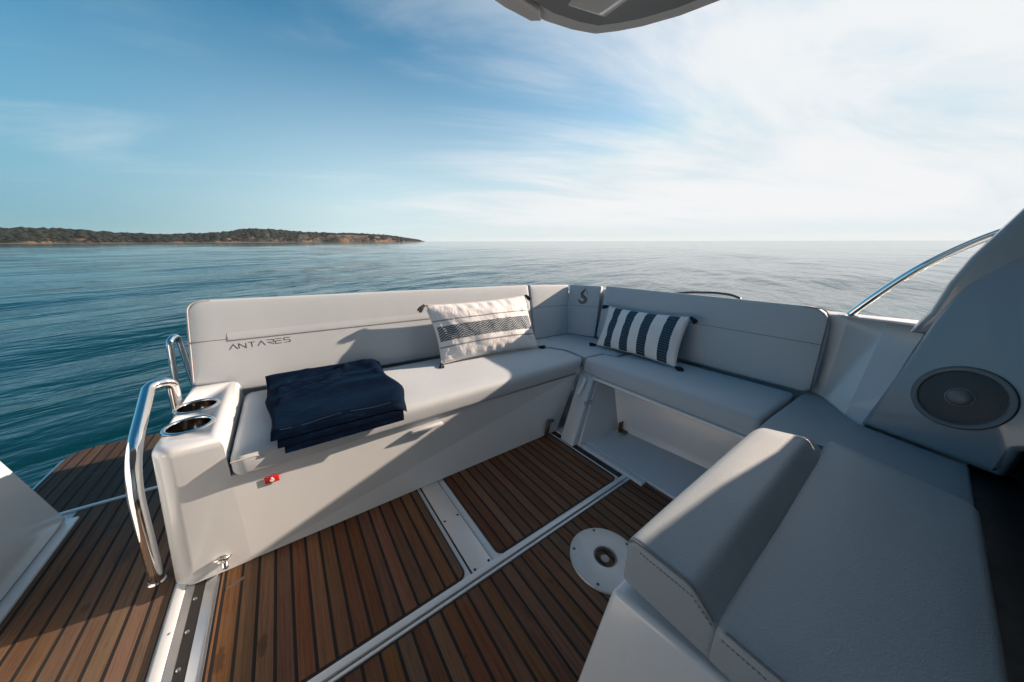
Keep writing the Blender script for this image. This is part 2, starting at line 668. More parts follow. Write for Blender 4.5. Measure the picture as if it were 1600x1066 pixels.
def build_sea():
    b = MBld()
    na = 360
    rr = [0.6]
    while rr[-1] < 5200:
        rr.append(rr[-1] * 1.028 + .02)
    wv = []
    rnd = random.Random(3)
    for i in range(16):
        L = .9 * 1.28 ** i
        an = math.radians(105 + rnd.uniform(-38, 38))
        wv.append((math.tau / L, math.cos(an), math.sin(an), rnd.uniform(0, 6.28), .0036 * L ** .82 if L < 22 else .0036 * 22 ** .82 * (22 / L)))
    vs = []
    for r in rr:
        cell = max(r * .0245, r * math.tau / na)
        for k in range(na):
            a = k / na * math.tau
            x, y = r * math.cos(a), r * math.sin(a)
            z = 0
            for kk, cx, cy, ph, am in wv:
                L = math.tau / kk
                fade = min(1, max(0, (L / cell - 2.5) / 3))
                if fade:
                    s = .5 + .5 * math.sin(kk * (x * cx + y * cy) + ph + .9 * noise.noise(Vector((x * kk * .22, y * kk * .22, ph))) * 2)
                    z += fade * am * (2 * s ** 1.5 - 1)
            vs.append((x, y, SEA_Z + z))
    fs = []
    for j in range(len(rr) - 1):
        for k in range(na):
            fs.append((j * na + k, (j + 1) * na + k, (j + 1) * na + (k + 1) % na, j * na + (k + 1) % na))
    fs.append(tuple(range(na)))
    b.add(vs, fs)
    o = b.build('sea', sea_mat(), None, smooth=180, boat=False, recalc=False)
    return o


tag(build_sea(), kind='structure')
# ------------------------------------------------------------------ far headland with its woods
SKY_PX = [(-60, -52, .016), (-30, -34, .020), (-21.1, -21, .026), (-18, 0, .0255), (-14.8, 0, .021), (-12, 0, .0185), (-10.4, 0, .0175),
          (-9.3, 0, .019), (-7.5, 0, .0215), (-5.5, 0, .023), (-2.4, 0, .033), (0, 0, .032), (2.0, 0, .0285), (4.2, 0, .026), (6.3, 0, .0245), (8.9, 0, .0245),
          (11.8, 0, .0232), (14.8, 0, .0200), (17, 0, .0160), (18.6, 0, .0120), (19.8, 0, .0085), (20.6, 0, .0050), (21.3, 0, .0012)]


def prof_h(az):
    for i in range(len(SKY_PX) - 1):
        a, b = SKY_PX[i], SKY_PX[i + 1]
        if a[0] <= az <= b[0]:
            return lerp(a[2], b[2], (az - a[0]) / (b[0] - a[0]))
    return 0.0012


def shore_r(az):
    return 760 + 9.5 * max(0, az + 12) + 14 * math.sin(az * .35) + 8 * math.sin(az * 1.3)


def polar(az, r, z):
    a = math.radians(az)
    return Vector((r * math.sin(a), r * math.cos(a), z))


def land_z(az, t):
    """t: 0 at the water, 1 on the ridge"""
    H = prof_h(az) * (shore_r(az) + 90) + 1.2
    Hg = max(.8, H - 3.8 * min(1, H / 14))
    cliff = max(0, 1 - abs(az - 9.5) / 9.5)
    beach = .10
    if t < beach:
        return t / beach * 1.1
    q = (t - beach) / (1 - beach)
    e = lerp(.75, .34, min(1, cliff * 1.3))
    n = noise.noise(Vector((az * 1.7, t * 5, 1.0))) * .16 + noise.noise(Vector((az * 4.5, t * 11, 7.0))) * .09
    return 1.1 + (Hg - 1.1) * min(1.05, max(0, q ** e + n * (1 - q) * 1.2 * (q > 0)))


def build_headland():
    b = MBld()
    azs = [-58 + i * .22 for i in range(int(79.4 / .22) + 1)]
    ts = [0, .05, .1, .13, .16, .2, .26, .33, .42, .52, .64, .78, .9, 1.0, 1.25, 1.6]
    vs = []
    for az in azs:
        r0 = shore_r(az)
        for t in ts:
            z = land_z(az, min(t, 1)) if t <= 1 else land_z(az, 1) * (1 - (t - 1) * .8)
            vs.append(polar(az, r0 + t * 95, SEA_Z + z - .25))
    n = len(ts)
    fs = [(i * n + j, (i + 1) * n + j, (i + 1) * n + j + 1, i * n + j + 1) for i in range(len(azs) - 1) for j in range(n - 1)]
    b.add(vs, fs)
    m, k, p = mat('headland_ground')
    co = k.add('ShaderNodeTexCoord').outputs['Object']
    x, y, z = k.xyz(co)
    n1 = k.noise(co, .05, 5, .6)
    n2 = k.noise(k.vscale(co, 1, 1, 3), .16, 5, .65)
    rock = k.mix(k.ramp(n2, .3, .7), (.17, .098, .052), (.055, .033, .020))
    green = k.mix(k.ramp(n1, .3, .7), (.004, .010, .007), (.010, .016, .009))
    cl = k.ramp(x, 20, 300, 0, .17)
    c = k.mix(k.ramp(k.m('SUBTRACT', n1, cl), .40, .47), rock, green)
    hz = k.m('SUBTRACT', z, SEA_Z)
    c = k.mix(k.ramp(hz, .8, 1.2), k.mix(n2, (.115, .085, .064), (.06, .046, .036)), c)
    c = k.mix(k.ramp(hz, .15, .42), (.07, .055, .045), c)
    k.set(p.inputs['Base Color'], c)
    p.inputs['Roughness'].default_value = .9
    bn = k.add('ShaderNodeBump', {'Strength': .8, 'Distance': 2.0, 'Height': n2})
    k.set(p.inputs['Normal'], bn.outputs[0])
    o = b.build('headland', m, None, smooth=60, boat=False)
    tag(o, kind='structure')
    # woods: thousands of crowns seen as one mass
    bm = bmesh.new()
    bmesh.ops.create_icosphere(bm, subdivisions=1, radius=1)
    bm.verts.index_update()
    iv = [v.co.copy() for v in bm.verts]
    fi = [[v.index for v in f.verts] for f in bm.faces]
    bm.free()
    w = MBld()
    rnd = random.Random(11)
    cnt = 0
    while cnt < 10500:
        az = rnd.uniform(-57, 20.6)
        t = .115 + 1.1 * rnd.random() ** 1.0
        cliff = max(0, 1 - abs(az - 10.5) / 9.5)
        patch = noise.noise(Vector((az * .9, t * 2.2, 3.3)))
        if t < .66 and patch + .50 < cliff * 1.1:
            continue
        if t < .15 and rnd.random() < .3:
            continue
        H = prof_h(az) * 850
        R = rnd.uniform(1.3, 2.6) * (1.9 if rnd.random() < .25 else 1) * min(1, .22 + H / 20)
        if t < .3:
            R *= .7
        zz = land_z(az, min(t, 1)) if t <= 1 else land_z(az, 1) * (1 - (t - 1) * .8)
        c = polar(az, shore_r(az) + t * 95, SEA_Z + zz + R * .25)
        ph = rnd.uniform(0, 50)
        sx = rnd.uniform(.9, 1.5)
        vs = []
        for v in iv:
            k_ = 1 + .45 * noise.noise(v * 1.9 + Vector((ph, ph, 0)))
            vs.append(c + Vector((v.x * R * sx * k_, v.y * R * sx * k_, v.z * R * .68 * k_)))
        w.add(vs, fi)
        cnt += 1
    m2, k, p = mat('headland_foliage')
    co = k.add('ShaderNodeTexCoord').outputs['Object']
    a = k.noise(co, .35, 4, .6)
    bb = k.noise(co, .045, 3, .6)
    c = k.mix(k.ramp(a, .3, .7), (.0010, .0052, .0048), (.0036, .0125, .0075))
    c = k.mix(k.m('MULTIPLY', k.ramp(bb, .5, .7), .5), c, (.008, .015, .010))
    k.set(p.inputs['Base Color'], c)
    p.inputs['Roughness'].default_value = .8
    p.inputs['Specular IOR Level'].default_value = .2
    bn = k.add('ShaderNodeBump', {'Strength': .5, 'Distance': .6, 'Height': k.noise(co, 1.3, 4, .7)})
    k.set(p.inputs['Normal'], bn.outputs[0])
    me = w.build('woodland', m2, None, smooth=80, boat=False)
    tag(me, 'dark green low pine wood covering the far headland', 'wood', kind='stuff')


build_headland()

# ------------------------------------------------------------------ cockpit sole, teak, swim platform
def decks():
    b = MBld()
    box(b, (-1.34, -1.4, -.10), (2.42, 2.168, -.004))
    tag(b.build('cockpit_sole', M_GEL), kind='structure')
    # side deck
    t = MBld()
    prism(t, [(-.925, -1.2), (-.4765, -1.2), (-.4765, 2.148), (-.925, 2.148)], -.004, .0)
    tag(t.build('side_deck', teak('side_deck_teak', -.473, .0509, [(-.664, 1.70, .032, .062), (-.757, 1.92, .036, .018), (-.70, 1.48, .012, .02)], .78, seed=5.0, sandy=True)), kind='structure')
    t = MBld()
    prism(t, [(-.343, -1.2), (1.49, -1.2), (1.49, .763, .03), (-.343, .763)], -.004, .0)
    tag(t.build('cockpit_deck', teak('cockpit_teak', .029 + .006, .0509, [(.677, .614, .010, .012), (.30, .60, .006, .006)], .9, seed=40.0)), kind='structure')
    b = MBld()
    box(b, (-.349, -1.2, -.004), (-.343, .763, .0015))
    box(b, (-.343, .763, -.004), (1.49, .768, .0012))
    tag(b.build('deck_caulk', M_CAULK), kind='structure')
    # raised gutter ridges between the hatches and the fore deck
    b = MBld()
    box(b, (-.345, .788, -.004), (1.46, .8125, .007), .003)
    box(b, (-.345, .7685, -.004), (1.50, .7785, .006), .003)
    tag(b.build('deck_gutter', M_GEL), kind='structure')
    b = MBld()
    box(b, (-.2, .7785, -.004), (1.40, .788, -.0025))
    for x0, x1 in ((.49, .545), (.57, .64), (1.20, 1.38)):
        box(b, (x0, .7792, -.0025), (x1, .7872, -.001))
    tag(b.build('gutter_shadow_gap', simple('gutter_shade', (.20, .20, .21), .6)), kind='structure')  # grey strip paints in the shadow line between the ridges
    # port side of the sole
    b = MBld()
    box(b, (1.397, .8125, -.004), (1.44, 1.5, -.001))
    tag(b.build('drain_channel', M_BLACK), kind='structure')
    b = MBld()
    box(b, (1.388, .8125, -.004), (1.397, 1.5, .003), .001)
    box(b, (1.443, .7, -.004), (1.50, 1.6, .010), .004)
    box(b, (1.497, -.4, -.004), (1.53, .79, .012), .004)
    tag(b.build('sole_kerb', M_GEL), kind='structure')
    # swim platform beyond the gate
    b = MBld()
    prism(b, [(-1.185, 2.172), (2.2, 2.172), (2.2, 2.86, .25), (-1.185, 2.86, .10)], -.13, -.004, bev=.008)
    box(b, (-1.02, 2.150, -.004), (2.2, 2.170, .006), .002)
    tag(b.build('swim_platform', M_GEL), kind='structure')
    t = MBld()
    prism(t, [(-1.165, 2.176), (2.19, 2.176), (2.19, 2.868, .25), (-1.165, 2.868, .10)], -.004, .003)
    tag(t.build('swim_platform_deck', teak('platform_teak', -.473, .0509, [(-.95, 2.5, .05, .02), (-.8, 2.62, .03, .03)], .52, seed=9.0, sandy=True)), kind='structure')


decks()


def hatch(x0, x1, label, phase, stains, seed, screws):
    t = thing('deck_hatch', label, 'deck hatch', ((x0 + x1) / 2, 1.1, 0), 'teak hatches in the cockpit floor')
    b = MBld()
    prism(b, [(x0, .818, .032), (x1, .818, .032), (x1, 1.46), (x0, 1.46)], -.004, .0008)
    b.build('caulk_border', M_CAULK, t)
    b = MBld()
    d = .007
    prism(b, [(x0 + d, .818 + d, .026), (x1 - d, .818 + d, .026), (x1 - d, 1.45), (x0 + d, 1.45)], .0, .003)
    o = b.build('teak_panel', M_CAULK, t)
    o.data.materials[0] = teak('hatch_teak', phase - LOC[t.name].x, .0509, [(sx - LOC[t.name].x, sy - LOC[t.name].y, rx, ry) for sx, sy, rx, ry in stains], 1.0, seed=seed)
    return t


h1 = hatch(-.345, .424, 'wide teak hatch panel left of the pale screwed strip, beside the floor rail', .029,
           [(-.313, 1.02, .018, .045), (-.207, 1.0, .014, .04)], 70.0, ())
b = MBld()
hexa(b, [Vector(p) for p in ((-.318, 1.275, .0031), (-.268, 1.296, .0031), (-.272, 1.308, .0031), (-.322, 1.287, .0031),
                             (-.318, 1.275, .0042), (-.268, 1.296, .0042), (-.272, 1.308, .0042), (-.322, 1.287, .0042))])
b.build('worn_label', simple('worn_label', (.075, .062, .05), .5), h1)
hatch(.572, 1.388, 'teak hatch panel in the corner between the two benches', .572 + .042, (), 21.0, ())


def screw(parent, x, y, z, r=.0045, mat_=None, dark=True):
    b = MBld()
    lathe(b, [(r, z - .002), (r, z + .0006), (r * .75, z + .0014), (0, z + .0015)], (x, y, 0), n=14)
    o = b.build('screw', mat_ or M_BRUSH, parent)
    return o


t = thing('cover_strip', 'pale grey metal cover strip with four screws between the teak hatches', 'cover strip', (.49, 1.06, 0))
b = MBld()
box(b, (.447, .792, -.004), (.536, 1.46, .0045), .0012)
b.build('plate', M_ALUP, t)
b = MBld()
box(b, (.44, .815, -.0035), (.4455, 1.46, -.002))
box(b, (.5385, .815, -.0035), (.5405, 1.46, -.002))
box(b, (.470, .789, -.003), (.522, .792, .003))
b.build('joint_gap', M_BLACK, t)
for x, y in ((.458, 1.101), (.524, 1.102), (.4585, .820), (.5235, .821)):
    screw(t, x, y, .0045, .0058, simple('screw_dark', (.05, .05, .055), .4, .6))

# slide rail for the bench
t = thing('slide_rail', 'grey metal floor rail with black bolted track running under the bench', 'floor rail', (-.41, .9, 0))
b = MBld()
box(b, (-.464, -1.2, -.004), (-.436, 1.7, .013), .003)
b.build('kerb', M_GEL, t)
b = MBld()
hexa(b, [Vector(p) for p in ((-.4355, -1.2, -.004), (-.415, -1.2, -.004), (-.415, 1.7, -.004), (-.4355, 1.7, -.004),
                             (-.4355, -1.2, .009), (-.415, -1.2, .0), (-.415, 1.7, .0), (-.4355, 1.7, .009))])
hexa(b, [Vector(p) for p in ((-.3845, -1.2, -.004), (-.359, -1.2, -.004), (-.359, 1.7, -.004), (-.3845, 1.7, -.004),
                             (-.3845, -1.2, -.001), (-.359, -1.2, .005), (-.359, 1.7, .005), (-.3845, 1.7, -.001))])
box(b, (-.3588, -1.2, -.004), (-.3495, 1.7, .008), .002)
b.build('channel', M_ALU, t)
b = MBld()
box(b, (-.4148, -1.2, -.004), (-.3848, 1.7, -.0022))
b.build('track', M_BLACK, t)
for y in (1.307, 1.184, 1.066, .945, .82):
    b = MBld()
    lathe(b, [(.0055, -.003), (.0055, .0005), (.004, .0016), (0, .0018)], (-.405, y, 0), n=14)
    b.build('bolt', M_BRUSH, t)
b = MBld()
lathe(b, [(.004, .010), (.004, .0135), (0, .0142)], (-.446, 1.196, 0), n=12)
b.build('screw', M_BRUSH, t)

# table socket plate
t = thing('table_base', 'round pale metal table socket plate screwed to the teak', 'table base', (.926, .551, 0))
b = MBld()
lathe(b, [(.146, -.003), (.146, .004), (.143, .0075), (.135, .0095), (.060, .0115), (.050, .0120), (.0475, .011), (.0465, -.003)], (.926, .551, 0), n=72, caps=False)
b.build('flange', simple('plate_metal', (.42, .44, .45), .45, .5), t)
b = MBld()
lathe(b, [(.0465, .006), (.041, .0072), (.040, -.0015), (.018, -.0018), (.017, .001), (0, .0015)], (.926, .551, 0), n=40, caps=False)
b.build('socket', simple('socket_steel', (.16, .16, .165), .35, .7), t)
for a in (60, 128, 205, 290, 352):
    screw(t, .926 + .128 * math.cos(math.radians(a)), .551 + .128 * math.sin(math.radians(a)), .0095, .0062, simple('screw_dark', (.06, .06, .065), .4, .6))


# ------------------------------------------------------------------ transom bench
def back_map(x, v, w):
    return (x, 2.0 + .17 * (v - .5) - w * .9858, v + w * .1676)


bench = thing('sliding_bench', 'long cream bench under the navy towel, lettering on its backrest', 'bench', (.65, 1.7, 0))


def build_bench():
    # base with the lettered front, port end raked to follow the side locker
    b = MBld()
    hexa(b, [Vector(p) for p in ((-.25, 1.37, .008), (1.445, 1.37, .008), (1.48, 2.03, .008), (-.25, 2.03, .008),
                                 (-.25, 1.37, .400), (1.695, 1.435, .370), (1.70, 2.03, .372), (-.25, 2.03, .400))])
    b.build('base', M_GEL, bench)
    # recessed hand hold under the cushion
    b = MBld()
    for i in range(1):
        hexa(b, [Vector(p) for p in ((.417, 1.3665, .338), (.585, 1.3665, .338), (.585, 1.39, .338), (.417, 1.39, .338),
                                     (.42, 1.3625, .352), (.582, 1.3645, .352), (.582, 1.39, .352), (.42, 1.39, .352))], .0015)
    b.build('hand_hold', M_GEL, bench)
    # armrest with two cup holes
    b = MBld()

    def amap(x, y, z):
        w_ = min(1, max(0, (-.27 - x) / .16))
        return (x + .075 * z * w_, y, z)
    poly = [(-.25, 1.37), (-.25, 2.06), (-.478, 2.06), (-.478, 1.432, .07), (-.442, 1.37, .06)]
    base = round_poly(poly, 5)
    prof = [(0, .006), (0, .2), (0, .40), (0, .525)] + [(.03 * (1 - math.cos(t)), .525 + .03 * math.sin(t)) for t in [i / 5 * math.pi / 2 for i in range(1, 6)]]
    vs, fs = [], []
    n = len(base)
    for d, z in prof:
        for p in (inset(base, d) if d else base):
            vs.append(Vector(amap(p.x, p.y, z)))
    for j in range(len(prof) - 1):
        for i in range(n):
            fs.append((j * n + i, j * n + (i + 1) % n, (j + 1) * n + (i + 1) % n, (j + 1) * n + i))
    fs.append(tuple(range(n - 1, -1, -1)))
    fs.append(tuple((len(prof) - 1) * n + i for i in range(n)))
    b.add(vs, fs)
    arm = b.build('armrest', M_GEL, bench, smooth=40)
    cups = ((-.366, 1.746), (-.361, 1.557))
    cb = MBld()
    for x, y in cups:
        lathe(cb, [(0, .44), (.0605, .44), (.0605, .62), (0, .62)], (x, y, 0), n=48)
    cut = cb.build('cutter', M_GEL, bench)
    md = arm.modifiers.new('cut', 'BOOLEAN')
    md.object = cut
    md.solver = 'EXACT'
    bpy.context.view_layer.update()
    dg = bpy.context.evaluated_depsgraph_get()
    me = bpy.data.meshes.new_from_object(arm.evaluated_get(dg))
    arm.modifiers.clear()
    arm.data = me
    bpy.data.objects.remove(cut)
    for x, y in cups:
        b = MBld()
        lathe(b, [(.0600, .548), (.0725, .5555), (.0735, .5575), (.071, .5605), (.0655, .5618), (.0615, .560), (.0595, .556), (.0595, .50)], (x, y, 0), n=56, caps=False)
        h = b.build('cup_holder', M_STEEL, bench, smooth=50)
        b = MBld()
        lathe(b, [(.0594, .556), (.0590, .52), (.0575, .462), (.052, .452), (0, .450)], (x, y, 0), n=56, caps=False)
        b.build('cup_well', M_WELL, h, smooth=50)
    # seat cushion
    b = MBld()

    def smap(x, y, z):
        f = max(0, min(1, (x + .25) / 2.0))
        g = max(0, min(1, (.497 - z) / .095))
        z2 = z - .028 * f * g + .004 * f
        y2 = y + (.012 * f * g if y < 1.45 else 0)
        return (x - .065 * g * max(0, (x - 1.2) / .55), y2, z2)
    pad(b, [(-.243, 1.334, .045), (1.750, 1.410, .03), (1.772, 1.63, .03), (1.705, 1.755, .03), (1.64, 1.81, .05), (1.45, 1.85, .02), (1.45, 2.0), (-.243, 2.0)],
        403e-3, .494, r=.036, rb=.018, crown=.009, fmap=smap, soft=.09, lump=.005, lumpscale=3.5)
    cush = b.build('seat_cushion', M_FAB, bench, smooth=60)
    b = MBld()
    pth = smooth_path([(-.238, 1.3405, .470), (-.20, 1.3395, .472), (-.155, 1.3405, .472), (-.138, 1.3415, .452), (-.132, 1.343, .414)], .03)
    tube(b, pth, .0030, 8)
    b.build('piping', M_PIPE, cush)
    # backrest
    b = MBld()
    pad(b, [(-.424, .562, .01), (-.298, .553, .025), (-.252, .499, .045), (1.752, .502, .02), (1.722, .982, .022), (-.39, .968, .075)],
        -.09, -.004, r=.016, rb=.02, crown=.004, fmap=back_map, soft=.05, lump=0)
    back = b.build('backrest', M_FAB, bench, smooth=60)
    b = MBld()
    # upper roll overlaps the lower panel
    xs = [-.262 + i * (1.965 / 60) for i in range(61)]
    sec = [(.766, -.0030), (.7625, .0005), (.765, .0017), (.771, .0022), (.785, .0014), (.80, .0002), (.82, -.003)]
    vs, fs = [], []
    for x in xs:
        f = max(0, (x + .26) / 2.0)
        for v, w in sec:
            vs.append(Vector(back_map(x, v + .022 * f, w)))
    m = len(sec)
    for i in range(len(xs) - 1):
        for j in range(m - 1):
            fs.append((i * m + j, i * m + j + 1, (i + 1) * m + j + 1, (i + 1) * m + j))
    fs.append(tuple(range(m)))
    fs.append(tuple((len(xs) - 1) * m + j for j in range(m - 1, -1, -1)))
    b.add(vs, fs)
    b.build('padded_roll', M_FAB, back, smooth=60)
    b = MBld()
    tube(b, [Vector(back_map(-.408 + i * .0145, .770, -.0005)) for i in range(11)], .0018, 6)
    tube(b, [Vector(back_map(-.262 + i * .04, .7618 + .022 * i * .04 / 2.0, .0008)) for i in range(50)], .0020, 6)
    b.build('seam', M_SEAM, back)
    # piped edge down the free end
    b = MBld()
    tube(b, smooth_path([back_map(-.414, .58, -.006), back_map(-.383, .955, -.006), back_map(-.3, .9655, -.007)], .075), .003, 8)
    b.build('piping', M_PIPE, back)
    # lettering
    L = {'A': [[(0, 0), (.5, 1), (1, 0)]], 'N': [[(0, 0), (0, 1), (1, 0), (1, 1)]], 'T': [[(0, 1), (1, 1)], [(.5, 1), (.5, 0)]],
         'R': [[(0, 1), (1, 1), (1, .5), (.15, .5), (1, 0)]], 'E': [[(0, 1), (1, 1)], [(1, .55), (0, .55), (0, 0), (1, 0)]],
         'S': [[(1, 1), (.1, 1), (0, .9), (0, .6), (.1, .52), (.9, .48), (1, .4), (1, .1), (.9, 0), (0, 0)]]}
    xs0 = [.360, .3755, .3905, .4035, .4135, .4295, .4435]
    b = MBld()
    for i, ch in enumerate('ANTARES'):
        X0 = -.262 + i * .0375
        wd_ = .031 if ch in 'AR' else .027
        for st in L[ch]:
            stroke(b, [(X0 + p[0] * wd_, .7165 + .008 * (X0 + .262) / .25 + p[1] * .0245) for p in st], .0030, .0005,
                   lambda x, v, w: Vector(back_map(x, v, w + .0002)))
    b.build('lettering', M_LET, back, smooth=None)
    # small fittings on the front
    b = MBld()
    box(b, (-.162, 1.3675, .322), (-.117, 1.3695, .352), .0005)
    st = b.build('red_label', M_RED, bench)
    b = MBld()
    lathe(b, [(.0075, .0), (.0075, .0006), (0, .0007)], (-.139, 1.3672, .334), (0, -1, 0), n=16)
    box(b, (-.1425, 1.3662, .336), (-.1355, 1.3673, .346), .0003)
    b.build('white_symbol', M_WHITE, st)
    b = MBld()
    tube(b, [(-.352, 1.372, .068), (-.347, 1.356, .076), (-.333, 1.350, .080), (-.316, 1.352, .076), (-.305, 1.372, .068)], .0052, 10)
    lathe(b, [(.018, 0), (.018, .004), (.012, .007), (0, .0075)], (-.328, 1.370, .066), (0, -1, 0), n=24)
    lathe(b, [(.010, .004), (.0095, .032), (.007, .034), (.006, .030), (0, .029)], (-.324, 1.368, .056), (.12, -1, -.25), n=20)
    b.build('deck_catch', M_STEEL, bench, smooth=50)
    b = MBld()
    hexa(b, [Vector(p) for p in ((1.325, 1.356, .004), (1.352, 1.356, .004), (1.352, 1.371, .004), (1.325, 1.371, .004),
                                 (1.352, 1.360, .120), (1.382, 1.360, .120), (1.382, 1.377, .120), (1.352, 1.377, .120))], .003)
    box(b, (1.350, 1.346, .105), (1.395, 1.37, .122), .004)
    b.build('latch', simple('latch_steel', (.12, .10, .09), .35, .7), bench)
    return arm


build_bench()

# ------------------------------------------------------------------ corner unit
corner = thing('corner_seat', 'small corner seat with a dark S shaped emblem between the two backrests', 'seat', (1.98, 1.8, .3))


def build_corner():
    b = MBld()
    pad(b, [(1.756, 1.432, .006), (1.962, 1.412, .01), (1.992, 1.312, .01), (2.285, 1.312), (2.285, 1.76), (2.2, 2.02), (1.46, 2.02), (1.46, 1.862, .01), (1.655, 1.822, .05), (1.716, 1.760, .03), (1.778, 1.632, .03)],
        .405, .497, r=.008, crown=.004, soft=.04)
    b.build('seat_pad', M_FAB, corner, smooth=60)
    b = MBld()
    pad(b, [(1.758, .5, .01), (2.225, .5, .006), (2.225, .968, .008), (1.729, .980, .015)], -.09, -.002, r=.012, crown=.003, fmap=back_map, soft=.05, lump=0)
    p1 = b.build('back_pad', M_FAB, corner, smooth=60)
    b = MBld()
    tube(b, [Vector(back_map(1.742 + i * .0437, .7815 - .0006 * i, .001)) for i in range(11)], .0018, 6)
    b.build('seam', M_SEAM, p1)
    U = Vector((.405, -.914, 0))
    N = Vector((-.908, -.402, .12)).normalized()

    def cmap(u, v, w):
        return Vector((2.176, 2.006, .5)) + U * u + Vector((.125 * .91, .125 * .40, 1)) * (v - .5) + N * w
    b = MBld()
    pad(b, [(-.035, .5, .006), (.262, .5, .012), (.268, .974, .012), (-.035, .968, .006)], -.08, -.002, r=.010, crown=.002, fmap=cmap, soft=.05, lump=0)
    p2 = b.build('back_pad', M_FAB, corner, smooth=60)
    b = MBld()
    tube(b, [cmap(.004 + i * .025, .776 + .0008 * i, .0) for i in range(11)], .0018, 6)
    b.build('seam', M_SEAM, p2)
    # emblem: an upright S shaped curl
    b = MBld()
    px = [(432, 72), (408, 112), (388, 150), (396, 186), (425, 208), (448, 232), (446, 262), (424, 284), (392, 288), (364, 272), (348, 240)]
    wd_ = [.005, .018, .027, .031, .031, .030, .027, .026, .023, .017, .006]
    pts = [(.105 + (q[0] - 400) * .00072, .878 - (q[1] - 180) * .00062) for q in px]
    pv = [Vector(q) for q in pts]
    Ls, Rs = [], []
    for q in range(len(pv)):
        d = (pv[min(q + 1, len(pv) - 1)] - pv[max(q - 1, 0)]).normalized()
        nrm = Vector((-d.y, d.x)) * wd_[q] * .5
        Ls.append(pv[q] + nrm)
        Rs.append(pv[q] - nrm)
    ring = Ls + Rs[::-1]
    nr = len(ring)
    b.add([cmap(z.x, z.y, -.001) for z in ring] + [cmap(z.x, z.y, .0010) for z in ring],
          [(q, q + 1, nr - 2 - q, nr - 1 - q) for q in range(len(pv) - 1)] + [(nr + q, nr + q + 1, 2 * nr - 2 - q, 2 * nr - 1 - q) for q in range(len(pv) - 1)] +
          [(q, (q + 1) % nr, nr + (q + 1) % nr, nr + q) for q in range(nr)])
    px2 = [(440, 96), (456, 128), (460, 158)]
    stroke(b, [(.105 + (q[0] - 400) * .00072, .878 - (q[1] - 180) * .00062) for q in px2], .005, .0024, lambda x, v, w: cmap(x, v, w))
    e = b.build('emblem', M_LET, p2, smooth=None)
    b = MBld()
    for sh in (0,):
        stroke(b, [(.105 + (q[0] - 400 + sh) * .00072, .878 - (q[1] - 180) * .00062) for q in px[3:9]], .0022, .0003, lambda x, v, w: cmap(x, v, w + .0010))
    b.build('emblem_lines', simple('emblem_light', (.42, .37, .35), .5), e, smooth=None)


build_corner()

# ------------------------------------------------------------------ port side bench over its open locker
side = thing('side_bench', 'short grey bench with striped pillow above an open white locker', 'bench', (1.8, .85, 0))


def FL(y, z, d=0.0):
    return Vector((1.385 + .886 * z + d, y, z))


